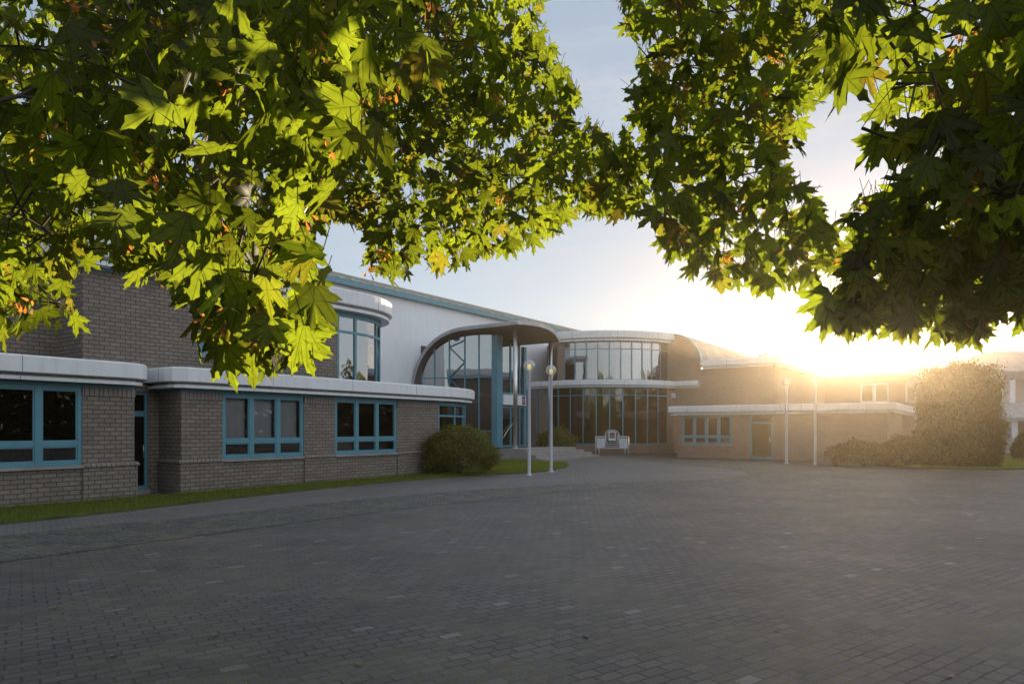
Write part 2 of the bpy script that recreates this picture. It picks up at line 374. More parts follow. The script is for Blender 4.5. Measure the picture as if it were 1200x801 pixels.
M['glass'] = glassmat('window_glass', .055, (.58, .56, .52), wav=.08)
M['glass_clear'] = glassmat('clear_window_glass', .04, (.86, .86, .85))
M['glass_mirror'] = glassmat('reflective_glass', .34, (.42, .38, .34))
M['glass_brown'] = glassmat('dark_glass', .13, (.40, .34, .28))
M['glass_porch'] = glassmat('porch_glass', .42, (.30, .27, .24))
M['paver'] = brickmat('grey_pavers', (.127, .106, .096), (.080, .069, .064), (.020, .019, .010), .205, .12, .0095, coord='Object', rot=R(-35.7), rough=.58, bumpd=.011, moss=(.15, .13, .025), big=.34, spec=.5, odd=(.20, .185, .18))
M['paver_light'] = brickmat('pale_pavers', (.195, .174, .168), (.158, .142, .138), (.05, .045, .033), .205, .12, .0085, coord='Object', rot=R(-35.7), rough=.6, bumpd=.009, moss=(.085, .085, .02), big=.18, spec=.42)
m, t, b = newmat('granite_setts')
tcn = nd('ShaderNodeTexCoord', t); mpn = nd('ShaderNodeMapping', t); mpn.inputs['Scale'].default_value = (8.2, 9.6, 1); mpn.inputs['Rotation'].default_value = (0, 0, R(-50)); t.links.new(tcn.outputs['Object'], mpn.inputs['Vector'])
ve = nd('ShaderNodeTexVoronoi', t, feature='DISTANCE_TO_EDGE', voronoi_dimensions='2D'); vc = nd('ShaderNodeTexVoronoi', t, feature='F1', voronoi_dimensions='2D')
for n_ in (ve, vc): n_.inputs['Scale'].default_value = 1; n_.inputs['Randomness'].default_value = .55; t.links.new(mpn.outputs[0], n_.inputs['Vector'])
sx_ = nd('ShaderNodeSeparateColor', t); t.links.new(vc.outputs['Color'], sx_.inputs[0])
c_ = nd('ShaderNodeMix', t, data_type='RGBA'); c_.inputs['A'].default_value = (.075, .070, .069, 1); c_.inputs['B'].default_value = (.165, .152, .146, 1); t.links.new(sx_.outputs[0], c_.inputs['Factor'])
mo_ = nd('ShaderNodeTexNoise', t); mo_.inputs['Scale'].default_value = 1.6; mo_.inputs['Detail'].default_value = 6; t.links.new(tcn.outputs['Object'], mo_.inputs['Vector'])
mr_ = nd('ShaderNodeMapRange', t); mr_.inputs['From Min'].default_value = .42; mr_.inputs['From Max'].default_value = .62; t.links.new(mo_.outputs['Fac'], mr_.inputs['Value'])
j_ = nd('ShaderNodeMix', t, data_type='RGBA'); j_.inputs['A'].default_value = (.028, .026, .014, 1); j_.inputs['B'].default_value = (.15, .135, .025, 1); t.links.new(mr_.outputs[0], j_.inputs['Factor'])
ed_ = nd('ShaderNodeMapRange', t); ed_.inputs['From Min'].default_value = .05; ed_.inputs['From Max'].default_value = .13; t.links.new(ve.outputs['Distance'], ed_.inputs['Value'])
f_ = nd('ShaderNodeMix', t, data_type='RGBA'); t.links.new(ed_.outputs[0], f_.inputs['Factor']); t.links.new(j_.outputs['Result'], f_.inputs['A']); t.links.new(c_.outputs['Result'], f_.inputs['B']); t.links.new(f_.outputs['Result'], b.inputs['Base Color'])
b.inputs['Roughness'].default_value = .55
hb_ = nd('ShaderNodeMapRange', t); hb_.inputs['From Max'].default_value = .3; t.links.new(ve.outputs['Distance'], hb_.inputs['Value'])
bp_ = nd('ShaderNodeBump', t); bp_.inputs['Strength'].default_value = .9; bp_.inputs['Distance'].default_value = .025; t.links.new(hb_.outputs[0], bp_.inputs['Height']); t.links.new(bp_.outputs[0], b.inputs['Normal'])
M['sett'] = m
M['earth'] = plain('lawn_soil', (.075, .095, .02), .95, noise=.3, scale=2)
M['far_ground'] = plain('far_ground', (.10, .10, .07), .95, noise=.3, scale=.05)
M['grass'] = leafmat('grass_blades', (.115, .14, .018), (.38, .44, .05), .45, .35, .02)
M['maple'] = leafmat('maple_leaf', (.026, .028, .006), (.275, .355, .018), .60, .36, .010, rust=(.36, .26, .03))
def add_veins(m):
    t = m.node_tree; u = nd('ShaderNodeUVMap', t); sp = nd('ShaderNodeSeparateXYZ', t); t.links.new(u.outputs[0], sp.inputs[0])
    def mth(op, a, b_=None):
        n = nd('ShaderNodeMath', t, operation=op)
        for k, v in enumerate((a, b_)):
            if v is None: continue
            if isinstance(v, (int, float)): n.inputs[k].default_value = v
            else: t.links.new(v, n.inputs[k])
        return n.outputs[0]
    ax = mth('ABSOLUTE', sp.outputs[0]); yy = mth('ADD', sp.outputs[1], .05)
    an = mth('ARCTAN2', ax, yy); rr = mth('SQRT', mth('ADD', mth('MULTIPLY', ax, ax), mth('MULTIPLY', yy, yy)))
    d = mth('MINIMUM', mth('MINIMUM', an, mth('ABSOLUTE', mth('SUBTRACT', an, .62))), mth('ABSOLUTE', mth('SUBTRACT', an, 1.2)))
    d = mth('MULTIPLY', d, rr)
    r = nd('ShaderNodeMapRange', t); r.inputs['From Min'].default_value = .006; r.inputs['From Max'].default_value = .022; r.inputs['To Min'].default_value = .62; r.inputs['To Max'].default_value = 1; t.links.new(d, r.inputs['Value'])
    nz_ = nd('ShaderNodeTexNoise', t); nz_.inputs['Scale'].default_value = 9; nz_.inputs['Detail'].default_value = 4; t.links.new(u.outputs[0], nz_.inputs['Vector'])
    r2 = nd('ShaderNodeMapRange', t); r2.inputs['From Min'].default_value = .3; r2.inputs['From Max'].default_value = .7; r2.inputs['To Min'].default_value = .85; r2.inputs['To Max'].default_value = 1.12; t.links.new(nz_.outputs['Fac'], r2.inputs['Value'])
    k = mth('MULTIPLY', r.outputs[0], r2.outputs[0])
    for n in list(t.nodes):
        if n.type in ('BSDF_TRANSLUCENT', 'BSDF_DIFFUSE'):
            src = n.inputs['Color'].links[0].from_socket; s = nd('ShaderNodeVectorMath', t, operation='SCALE'); t.links.new(src, s.inputs[0]); t.links.new(k, s.inputs['Scale']); t.links.new(s.outputs[0], n.inputs['Color'])
add_veins(M['maple'])
M['dry'] = plain('dry_leaf', (.26, .18, .10), .8)
M['stalk'] = plain('leaf_stalk', (.11, .075, .02), .6)
M['key'] = leafmat('maple_keys', (.22, .09, .035), (.85, .36, .07), .55, .35, .03)
M['bush'] = leafmat('shrub_leaf', (.115, .115, .022), (.32, .32, .04), .35, .5, .03)
M['conifer'] = leafmat('evergreen_leaf', (.055, .05, .016), (.20, .13, .025), .35, .5, .01)
M['bgleaf'] = leafmat('broad_leaf', (.07, .085, .018), (.30, .28, .04), .4, .4, .03)
M['bark'] = plain('bark', (.085, .062, .045), .9, noise=.4, scale=8, bump=.6)
M['twig'] = plain('twig_bark', (.075, .045, .03), .75, noise=.3, scale=20)
M['panel'] = plain('white_sign_panel', (.74, .76, .80), .5, noise=.03)
M['emblem'] = plain('dark_red_emblem', (.12, .03, .035), .5)
M['ink'] = plain('grey_print', (.40, .40, .44), .6)
M['purple'] = plain('purple_print', (.16, .03, .14), .5)
M['house'] = plain('pale_render', (.50, .42, .37), .9, noise=.08, scale=.6)
M['tile'] = plain('grey_roof', (.35, .34, .35), .8, noise=.15, scale=2)
M['mulch'] = plain('gravel_mulch', (.10, .085, .07), .95, noise=.4, scale=9, bump=.8)
# clear globe
m, t, b = newmat('clear_globe'); b.inputs['Base Color'].default_value = (1, 1, 1, 1); b.inputs['Roughness'].default_value = .02
t.nodes.remove(b); o_ = t.nodes['Material Output']
g_ = nd('ShaderNodeBsdfGlossy', t); g_.inputs['Roughness'].default_value = .03; tr_ = nd('ShaderNodeBsdfTransparent', t); tr_.inputs['Color'].default_value = (.88, .88, .86, 1)
lw_ = nd('ShaderNodeLayerWeight', t); lw_.inputs['Blend'].default_value = .22
mx_ = nd('ShaderNodeMixShader', t); t.links.new(lw_.outputs['Facing'], mx_.inputs[0]); t.links.new(tr_.outputs[0], mx_.inputs[1]); t.links.new(g_.outputs[0], mx_.inputs[2])
my_ = nd('ShaderNodeMixShader', t); my_.inputs[0].default_value = .30; df_ = nd('ShaderNodeBsdfDiffuse', t); df_.inputs['Color'].default_value = (.85, .85, .85, 1); t.links.new(mx_.outputs[0], my_.inputs[1]); t.links.new(df_.outputs[0], my_.inputs[2]); t.links.new(my_.outputs[0], o_.inputs['Surface'])
M['globe'] = m
M['lamp'] = emis('warm_lamp', (1.0, .84, .30), .28)

# ------------------------------------------------------------------ ground
def flat(name, pts, z, mat, kind='structure', label=None):
    b = MB(); pts = [Vector((p[0], p[1], z)) for p in pts]
    a = sum(pts[k][0] * pts[(k + 1) % len(pts)][1] - pts[(k + 1) % len(pts)][0] * pts[k][1] for k in range(len(pts)))
    if a < 0: pts.reverse()
    b.face(pts); o = b.build(name, mat); tag(o, label, None, None, kind); return o
flat('ground', [(-900, -900), (900, -900), (900, 900), (-900, 900)], -0.004, M['far_ground'])
flat('plaza', [(-45, -40), (60, -40), (60, 75), (-45, 75)], 0.0, M['paver'])

def smooth_line(pts, n=10):
    out_ = []
    for i in range(len(pts) - 1):
        p0, p1, p2, p3 = pts[max(i - 1, 0)], pts[i], pts[i + 1], pts[min(i + 2, len(pts) - 1)]
        for k in range(n):
            t_ = k / n
            out_.append(0.5 * ((2 * p1) + (p2 - p0) * t_ + (2 * p0 - 5 * p1 + 4 * p2 - p3) * t_ ** 2 + (3 * p1 - p0 - 3 * p2 + p3) * t_ ** 3))
    out_.append(pts[-1]); return out_
lawn_edge = smooth_line([Vector(p) for p in [(-16.5, 1.0, 0), (-9.05, 12.0, 0), (-6.45, 17.1, 0), (-3.8, 21.6, 0), (-1.3, 24.4, 0), (.75, 26.2, 0), (2.0, 28.6, 0), (2.6, 31.5, 0), (2.3, 34.0, 0), (.9, 35.4, 0)]])
# pale paved walk beside the lawn and its sett border
walk_out = smooth_line([Vector(p) for p in [(-17.0, -4.0, 0), (-8.2, 10.6, 0), (-6.3, 12.9, 0), (-3.9, 16.1, 0), (-1.5, 18.6, 0), (.6, 20.2, 0), (4.2, 22.0, 0), (7.3, 23.4, 0), (8.9, 25.8, 0), (8.9, 29.0, 0), (7.6, 33.0, 0), (6.8, 38.0, 0)]])
sett_out = smooth_line([Vector(p) for p in [(-15.8, -5.0, 0), (-6.6, 8.5, 0), (-4.9, 10.9, 0), (-2.7, 14.0, 0), (-.4, 16.5, 0), (1.6, 18.6, 0), (5.1, 20.6, 0), (9.0, 22.0, 0), (11.5, 24.6, 0), (11.4, 29.5, 0), (9.3, 34.0, 0), (8.4, 38.5, 0)]])
def ribbon(name, a, b_, z, mat):
    b = MB(); n = min(len(a), len(b_))
    def res(l):
        L = [0]
        for i in range(1, len(l)): L.append(L[-1] + (l[i] - l[i - 1]).length)
        o = []
        for k in range(81):
            s_ = L[-1] * k / 80; i = max(j for j in range(len(l)) if L[j] <= s_ + 1e-9); i = min(i, len(l) - 2)
            o.append(l[i].lerp(l[i + 1], (s_ - L[i]) / max(1e-6, L[i + 1] - L[i])))
        return o
    a, b_ = res(a), res(b_)
    for i in range(80):
        q = [Vector((p.x, p.y, z)) for p in (a[i], b_[i], b_[i + 1], a[i + 1])]
        if (q[1] - q[0]).cross(q[2] - q[1]).z < 0: q.reverse()
        b.face(q)
    return tag(b.build(name, mat), None, None, None, 'structure')
flat('path', [Vector((p.x, p.y, 0)) for p in walk_out] + [Vector((6, 42, 0)), Vector((-2, 40, 0)), Vector((-22, 18, 0)), Vector((-26, -4, 0))], .004, M['paver_light'])
ribbon('sett_band', walk_out, sett_out, .0062, M['sett'])

# lawns: low turf slabs with blades
lawn_poly = [(p.x, p.y) for p in lawn_edge] + [WV(30.2, -21.2)[:2], WV(24.5, -21.5)[:2], WV(24, -17.6)[:2], WV(19, -16.9)[:2], WV(-6, -16.9)[:2]]
b = MB(); b.poly_prism(lawn_poly, 0.0, .05); tag(b.build('lawn', M['earth']), None, None, None, 'structure')
def in_poly(x, y, poly):
    ins = np.zeros(len(x), bool); n = len(poly); j = n - 1
    for i in range(n):
        xi, yi = poly[i][:2]; xj, yj = poly[j][:2]
        c = ((yi > y) != (yj > y)) & (x < (xj - xi) * (y - yi) / (yj - yi + 1e-12) + xi)
        ins ^= c; j = i
    return ins
def blades(name, poly, n, h, label_kind=True, z=.05):
    poly = [p[:2] for p in poly]; xs = np.array([p[0] for p in poly]); ys = np.array([p[1] for p in poly])
    x = rng.uniform(xs.min(), xs.max(), n * 6); y = rng.uniform(ys.min(), ys.max(), n * 6)
    k = in_poly(x, y, poly); x = x[k][:n]; y = y[k][:n]; n = len(x)
    a = rng.uniform(0, 6.283, n); hh = h * rng.uniform(.5, 1.3, n); w = .006 + .004 * rng.random(n)
    lx = rng.normal(0, .35, n) * hh; ly = rng.normal(0, .35, n) * hh
    v = np.zeros((n, 3, 3), np.float32)
    v[:, 0] = np.stack([x - w * np.cos(a), y - w * np.sin(a), np.full(n, z - .01)], 1)
    v[:, 1] = np.stack([x + w * np.cos(a), y + w * np.sin(a), np.full(n, z - .01)], 1)
    v[:, 2] = np.stack([x + lx, y + ly, z + hh], 1)
    o = np_mesh(name, v.reshape(-1, 3), np.arange(n * 3), 3, M['grass'])
    return tag(o, None, None, None, 'stuff')
g_ = blades('grass', lawn_poly, 90000, .065); tag(g_, 'short mown grass strip along the brick office wing', 'grass')
# right-hand lawn with its path to the house
lawn2 = [(17.2, 29.0), (20.9, 28.2), (23.4, 29.6), (27.0, 33.2), (31.0, 39.0), (31, 46), (24, 40), (17.0, 33.5)]
b = MB(); b.poly_prism(lawn2, 0.0, .05); tag(b.build('lawn', M['earth']), None, None, None, 'structure')
g_ = blades('grass', lawn2, 30000, .07); tag(g_, 'mown grass patch round the dark evergreen on the right', 'grass')

# ------------------------------------------------------------------ architecture helpers
def arc(cu, cv, r, a0, a1, n=10):     # in the u/v frame, angle 0 = +v, 90 = +u
    return [(cu + r * math.sin(R(a0 + (a1 - a0) * k / n)), cv + r * math.cos(R(a0 + (a1 - a0) * k / n))) for k in range(n + 1)]
def wp(path): return [WV(u, v)[:2] for u, v in path]
def rect(o0, o1, z0, z1): return [(o1, z0), (o1, z1), (o0, z1), (o0, z0)]
def fascia_prof(zb, zt, k=1.0):
    h = zt - zb
    return [(.30 * k, zb), (.30 * k, zb + .15 * h), (.16 * k, zb + .15 * h), (.16 * k, zb + .28 * h), (.385 * k, zb + .28 * h), (.40 * k, zb + .31 * h), (.40 * k, zt - .07 * h), (.36 * k, zt), (-.25, zt), (-.25, zb)]
def window(parent, u0, u1, v, z0, z1, ncol, rows=(.27,), fr=.085, sill=True, blind=True, glass='glass', depth=.10, axis='u', blind_mat='blind', mat='teal'):
    """window in a wall facing +v (axis u) or facing -u (axis v, u0..u1 are then v values and v the u value)"""
    def bx(mb, a0, a1, d0, d1, c0, c1):   # a along, d outward
        if axis == 'u': mb.box(a0, a1, v + d0, v + d1, c0, c1)
        else: mb.box(v - d1, v - d0, a0, a1, c0, c1)
    f = MB(); H = z1 - z0
    bx(f, u0, u0 + fr, -depth, -.02, z0, z1); bx(f, u1 - fr, u1, -depth, -.02, z0, z1)
    bx(f, u0 + fr, u1 - fr, -depth, -.02, z0, z0 + fr); bx(f, u0 + fr, u1 - fr, -depth, -.02, z1 - fr, z1)
    iw = (u1 - u0 - 2 * fr); cells = []
    mw = fr * 1.5
    cw = (iw - mw * (ncol - 1)) / ncol
    for c in range(ncol):
        a0 = u0 + fr + c * (cw + mw)
        if c > 0: bx(f, a0 - mw, a0, -depth, -.015, z0 + fr, z1 - fr)
        zz = [z0 + fr] + [z0 + H * r for r in rows] + [z1 - fr]
        for r in range(len(zz) - 1):
            lo = zz[r] + (fr * .6 if r > 0 else 0); hi = zz[r + 1] - (fr * .6 if r < len(zz) - 2 else 0)
            if r > 0: bx(f, a0, a0 + cw, -depth, -.022, zz[r] - fr * .6, zz[r] + fr * .6)
            # inner sash
            s_ = .035
            bx(f, a0, a0 + s_, -depth + .01, -.035, lo, hi); bx(f, a0 + cw - s_, a0 + cw, -depth + .01, -.035, lo, hi)
            bx(f, a0 + s_, a0 + cw - s_, -depth + .01, -.035, lo, lo + s_); bx(f, a0 + s_, a0 + cw - s_, -depth + .01, -.035, hi - s_, hi)
            cells.append((a0 + s_, a0 + cw - s_, lo + s_, hi - s_, r, c))
    fo = f.build('window', M[mat], parent)
    g = MB(); bl = MB()
    for (a0, a1, c0, c1, r, c) in cells:
        bx(g, a0 - .005, a1 + .005, -.068, -.06, c0 - .005, c1 + .005)
        if blind:
            n = max(3, int((a1 - a0) / .11)); dd = (a1 - a0) / n
            if r == len(rows):
                for k in range(n): bx(bl, a0 + k * dd + .0005, a0 + (k + 1) * dd - .0005, -.20 - .003 * (k % 2), -.192 - .003 * (k % 2), c0 - .05, c1 + .05)
    g.build('pane', M[glass], fo)
    if bl.f: bl.build('blind', M[blind_mat], fo)
    if sill:
        s2 = MB(); bx(s2, u0 - .03, u1 + .03, -.12, .07, z0 - .07, z0 - .003); s2.build('sill', M['concrete'], fo)
    return fo

# ------------------------------------------------------------------ brick office wing
A = empty('office_building', WV(9, -18, 0), 'grey brick office wing with white flat eaves and teal windows beside the lawn', 'building')
V0 = -17.0
ZP, ZL, ZF0, ZF1 = .80, 2.66, 2.74, 3.26
# nearer block
wall = MB()
b1 = [(-8, V0)] + [(8.31 - .02, V0), (8.31, V0 - .02), (8.31, -18.1)]
wall.sweep(wp(b1), rect(-.30, 0, 0, ZP))
win1 = [(-6.6, -3.2), (-2.3, 1.1), (2.05, 3.55), (4.55, 7.15)]
edges = [-8] + [e for w in win1 for e in w]
for i in range(0, len(edges), 2):
    wall.box(edges[i], edges[i + 1] if i + 1 < len(edges) else 7.15, V0 - .30, V0, ZP, ZL)
wall.sweep(wp([(7.15, V0), (8.31, V0), (8.31, -18.1)]), rect(-.30, 0, ZP, ZL))
for a0, a1 in ((7.15, 8.31), (3.65, 4.45)):
    wall.sweep(wp([(a0, V0), (a1 + .06 * (a1 < 8), V0)] + ([(8.31, -18.0)] if a1 > 8 else [])), rect(.002, .055, 0, ZP))
    pass
# farther block with the rounded end
b2arc = arc(19.8, V0 - 3.5, 3.5, 0, 90, 14)
b2 = [(9.48, -18.1), (9.48, V0)] + b2arc + [(23.3, -24)]
wall.sweep(wp(b2), rect(-.30, 0, 0, ZP))
win2 = [(10.63, 13.30), (14.50, 17.26)]
wall.sweep(wp([(9.48, -18.1), (9.48, V0), (10.63, V0)]), rect(-.30, 0, ZP, ZL))
wall.box(13.30, 14.50, V0 - .30, V0, ZP, ZL)
wall.box(17.26, 19.45, V0 - .30, V0, ZP, ZL)
wall.sweep(wp(arc(19.8, V0 - 3.5, 3.5, 64, 90, 5) + [(23.3, -24)]), rect(-.30, 0, ZP, ZL))
for pts in ([(9.48, -18.0), (9.48, V0), (10.63, V0)], [(13.30, V0), (14.50, V0)], [(17.26, V0), (19.45, V0)]):
    wall.sweep(wp(pts), rect(.002, .055, 0, ZP))
# upper storey and recess wall
wall.box(7.61, 8.40, -18.4, -18.1, 0, 5.62); wall.box(8.40, 9.20, -18.4, -18.1, 2.66, 5.62); wall.box(9.20, 10.64, -18.4, -18.1, 0, 5.62)
wall.box(10.64, 11.97, -18.4, -18.1, 0, 3.76); wall.box(10.64, 11.97, -18.4, -18.1, 5.2, 5.62)
wall.box(11.97, 15.55, -18.4, -18.1, 0, 5.62); wall.box(15.55, 16.5, -18.4, -18.1, 0, 3.0)
wall.box(7.61, 7.9, -19.6, -18.4, 0, 5.62)
wall.box(-8, 7.61, -19.9, -19.6, 0, 5.62)
uarc = arc(16.5, -20.6, 2.5, 0, 90, 12)
wall.sweep(wp(arc(16.5, -20.6, 2.5, 78, 90, 3) + [(19.0, -28.4)]), rect(-.30, 0, 0, 5.62))
wall.sweep(wp(uarc), rect(-.30, 0, 0, 3.0))
wall.box(-8, -7.7, -28.1, V0 - .3, 0, 2.74); wall.box(-8, 19.0, -28.4, -28.1, 0, 6.0); wall.box(-8, -7.7, -28.1, -19.9, 2.75, 6.0)
wo = wall.build('wall', M['brick'], A)
for pts in ([(7.15, V0), (8.31, V0), (8.31, -18.0)], [(3.65, V0), (4.45, V0)], [(9.48, -18.0), (9.48, V0), (10.63, V0)], [(13.30, V0), (14.50, V0)], [(17.26, V0), (19.45, V0)]):
    sb = MB(); sb.sweep(wp(pts), rect(.001, .018, 2.46, 2.655)); sb.build('soldier_course', M['soldier'], A)
    sb = MB(); e0 = [(p[0] + (.0 if i else .002), p[1]) for i, p in enumerate(pts)]
    sb.sweep(wp(e0), [(.086, ZP + .012), (.092, ZP + .04), (.080, ZP + .085), (.05, ZP + .105), (.003, ZP + .108), (.003, ZP + .012)]); sb.build('bullnose_course', M['soldier'], A)
tr = MB()
tr.sweep(wp(b1), rect(-.28, .012, ZL + .001, ZF0)); tr.sweep(wp(b2), rect(-.28, .012, ZL + .001, ZF0))
tr.sweep(wp([(7.61, -19.6), (7.61, -18.1)] + uarc + [(19.0, -28.4)]), rect(-.28, .012, 5.621, 5.70))
tr.build('eaves_trim', M['teal'], A)
def fasc(path, zb, zt, k=1.0, joint=2.9):
    f = MB(); f.sweep(path, fascia_prof(zb, zt, k)); fo = f.build('fascia', M['white'], A)
    return fo
b1f = [(-8, V0)] + [(7.95 + .36 * math.sin(R(a)), V0 - .36 + .36 * math.cos(R(a))) for a in range(0, 91, 18)] + [(8.31, -18.09)]
fasc(wp(b1f), ZF0, ZF1)
b2f = [(9.48, -18.09), (9.48, V0 - .14), (9.50, V0 - .05), (9.57, V0)] + b2arc + [(23.3, -24)]
fasc(wp(b2f), ZF0, ZF1)
u_f = [(7.61, -19.6), (7.61, -18.1)] + uarc + [(19.0, -28.4)]
fasc(wp(u_f), 5.70, 6.38, 1.05)
fasc(wp([(-8, -19.6), (7.2, -19.6)]), 5.70, 6.3, 1.0)
rf = MB()
rf.poly_prism(wp([(-8, -17.2), (8.2, -17.2), (8.2, -18.1), (7.61, -18.1), (7.61, -19.6), (-8, -19.6)]), 3.0, 3.12)
rf.poly_prism(wp([(9.6, -18.1), (9.6, -17.2)] + arc(19.8, V0 - 3.5, 3.3, 0, 90, 12) + [(23.1, -24), (19.1, -24), (19.0, -20.6)] + arc(16.5, -20.6, 2.5, 90, 0, 10)), 2.86, 2.98)
rf.poly_prism(wp([(-8, -19.7), (7.75, -19.7), (7.75, -18.25)] + arc(16.5, -20.6, 2.35, 0, 90, 10) + [(18.85, -28.4), (-8, -28.4)]), 6.1, 6.22)
rf.build('flat_roof', M['gravel_roof'], A)
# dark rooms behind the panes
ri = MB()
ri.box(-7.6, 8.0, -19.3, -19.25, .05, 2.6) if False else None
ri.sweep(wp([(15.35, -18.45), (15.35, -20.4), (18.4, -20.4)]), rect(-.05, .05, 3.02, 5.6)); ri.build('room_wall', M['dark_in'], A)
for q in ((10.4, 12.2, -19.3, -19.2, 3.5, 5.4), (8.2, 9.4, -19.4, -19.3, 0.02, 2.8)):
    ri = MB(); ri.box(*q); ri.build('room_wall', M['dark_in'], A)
for a0, a1 in win1[:2]: window(A, a0, a1, V0, ZP + .075, ZL, 3, blind=False)
window(A, win1[2][0], win1[2][1], V0, ZP + .075, ZL, 2, blind=False)
window(A, win1[3][0], win1[3][1], V0, ZP + .075, ZL, 3, blind=False)
for a0, a1 in win2: window(A, a0, a1, V0, ZP + .075, ZL, 3, blind=a0 < 12, glass='glass_clear' if a0 < 12 else 'glass')
window(A, 10.64, 11.97, -18.1, 3.76, 5.2, 2, rows=(.7,), blind=False)
# side door in the recess between the blocks
d = MB(); 
for q in ((8.40, 8.48, .12, 2.66), (9.12, 9.20, .12, 2.66)): d.box(q[0], q[1], -18.24, -18.13, q[2], q[3])
for q in ((.12, .22), (2.02, 2.16), (2.58, 2.66)): d.box(8.48, 9.12, -18.235, -18.135, q[0], q[1])
do = d.build('door', M['teal'], A)
g = MB(); g.box(8.48, 9.12, -18.19, -18.18, .22, 2.02); g.box(8.48, 9.12, -18.19, -18.18, 2.16, 2.58); g.build('pane', M['glass'], do)
h = MB(); h.tube([WV(9.06, -18.10, .95), WV(9.06, -18.06, .97), WV(9.06, -18.06, 1.25), WV(9.06, -18.10, 1.27)], .012, 6); h.build('handle', M['steel'], do)
s_ = MB(); s_.box(8.40, 9.20, -18.4, -18.0, .0, .119); s_.build('threshold', M['concrete'], do)
# curved corner glazing of the farther block
def curved_glazing(parent, pathfn, a_list, z0, z1, zt, mat_g, post=.07, name='window', dep=.10, transoms=()):
    """pathfn(angle, offset) -> world xy"""
    f = MB(); g = MB()
    for a in a_list:
        c = Vector((*pathfn(a, 0), 0)); n = (Vector((*pathfn(a, 1), 0)) - c); tdir = Vector((n.y, -n.x, 0))
        q = [c + tdir * sx * post / 2 + n * so_ for sx, so_ in ((-1, -dep), (1, -dep), (1, -.01), (-1, -.01))]
        f.hexa([Vector((*p[:2], z0)) for p in q] + [Vector((*p[:2], z1)) for p in q])
    for zz, hh in [(z0, post * 1.3), (z1 - post, post)] + [(z, post * .8) for z in transoms]:
        for i in range(len(a_list) - 1):
            sub = [pathfn(a_list[i] + (a_list[i + 1] - a_list[i]) * k / 3, 0) for k in range(4)]
            if (Vector(pathfn(a_list[i], 1)) - Vector(pathfn(a_list[i], 0))).dot(Vector(((sub[1][1] - sub[0][1]), -(sub[1][0] - sub[0][0])))) < 0: sub = sub[::-1]
            f.sweep(sub, rect(-dep + .008, -.018, zz, zz + hh))
    fo = f.build(name, M['teal'], parent)
    for i in range(len(a_list) - 1):
        n_ = 2
        for k in range(n_):
            a0 = a_list[i] + (a_list[i + 1] - a_list[i]) * k / n_; a1 = a_list[i] + (a_list[i + 1] - a_list[i]) * (k + 1) / n_
            p0, p1 = pathfn(a0, -.05), pathfn(a1, -.05)
            q = [Vector((*p0, z0)), Vector((*p1, z0)), Vector((*p1, z1)), Vector((*p0, z1))]
            nn = (q[1] - q[0]).cross(q[2] - q[1]); o1 = Vector((*pathfn(a0, 1), 0)) - Vector((*pathfn(a0, 0), 0))
            if nn.dot(o1) < 0: q.reverse()
            g.face(q)
    g.build('pane', M[mat_g], fo)
    return fo
def pf_b2(a, o): 
    if a < 0: return WV(19.8 + a * 3.5 * math.pi / 180, V0 + o)[:2]
    return WV(19.8 + (3.5 + o) * math.sin(R(a)), V0 - 3.5 + (3.5 + o) * math.cos(R(a)))[:2]
curved_glazing(A, pf_b2, [-5.2, 12, 28, 46, 63], ZP + .01, ZL, 0, 'glass', post=.09, transoms=(2.15,))
def pf_up(a, o):
    if a < 0: return WV(16.5 + a * 2.5 * math.pi / 180, -18.1 + o)[:2]
    return WV(16.5 + (2.5 + o) * math.sin(R(a)), -20.6 + (2.5 + o) * math.cos(R(a)))[:2]
curved_glazing(A, pf_up, [-21.0, -3, 27, 52, 77], 3.02, 5.62, 0, 'glass_mirror', post=.10, transoms=(4.98,))

# ------------------------------------------------------------------ entrance hall: white wall, vaulted roof, glazed porch
H = empty('entrance_hall', WV(33, -28, 0), 'white walled entrance hall with glazed porch under a curved canopy', 'building')
UG, VW = 30.9, -28.7
b = MB(); b.box(19.0, 48.5, VW - .3, VW, 0, 9.45); b.build('wall', M['render'], H)
b = MB(); b.box(12.0, 62.0, VW - .35, VW + .32, 9.45, 9.75); b.build('eaves_trim', M['teal'], H)
b = MB()
cv = []
for k in range(15):
    x = k / 14.0; cv.append((VW + .34 - 12.0 * x, 9.75 + 1.5 * math.sin(math.pi * x)))
for i in range(len(cv) - 1):
    n = 60
    for j in range(n):
        u0, u1 = 12 + 50 * j / n, 12 + 50 * (j + 1) / n
        b.face([WV(u0, *cv[i]), WV(u0, *cv[i + 1]), WV(u1, *cv[i + 1]), WV(u1, *cv[i])][::-1], smooth=True)
rf = b.build('vaulted_roof', M['vault'], H)
b = MB()
for j in range(0, 61):
    u = 12 + 50 * j / 60
    for i in range(8):
        p0, p1 = cv[i], cv[i + 1]
        b.hexa([WV(u - .025, p0[0], p0[1]), WV(u + .025, p0[0], p0[1]), WV(u + .025, p1[0], p1[1]), WV(u - .025, p1[0], p1[1]),
                WV(u - .025, p0[0], p0[1] + .06), WV(u + .025, p0[0], p0[1] + .06), WV(u + .025, p1[0], p1[1] + .06), WV(u - .025, p1[0], p1[1] + .06)])
b.build('roof_seam', M['vault'], rf)
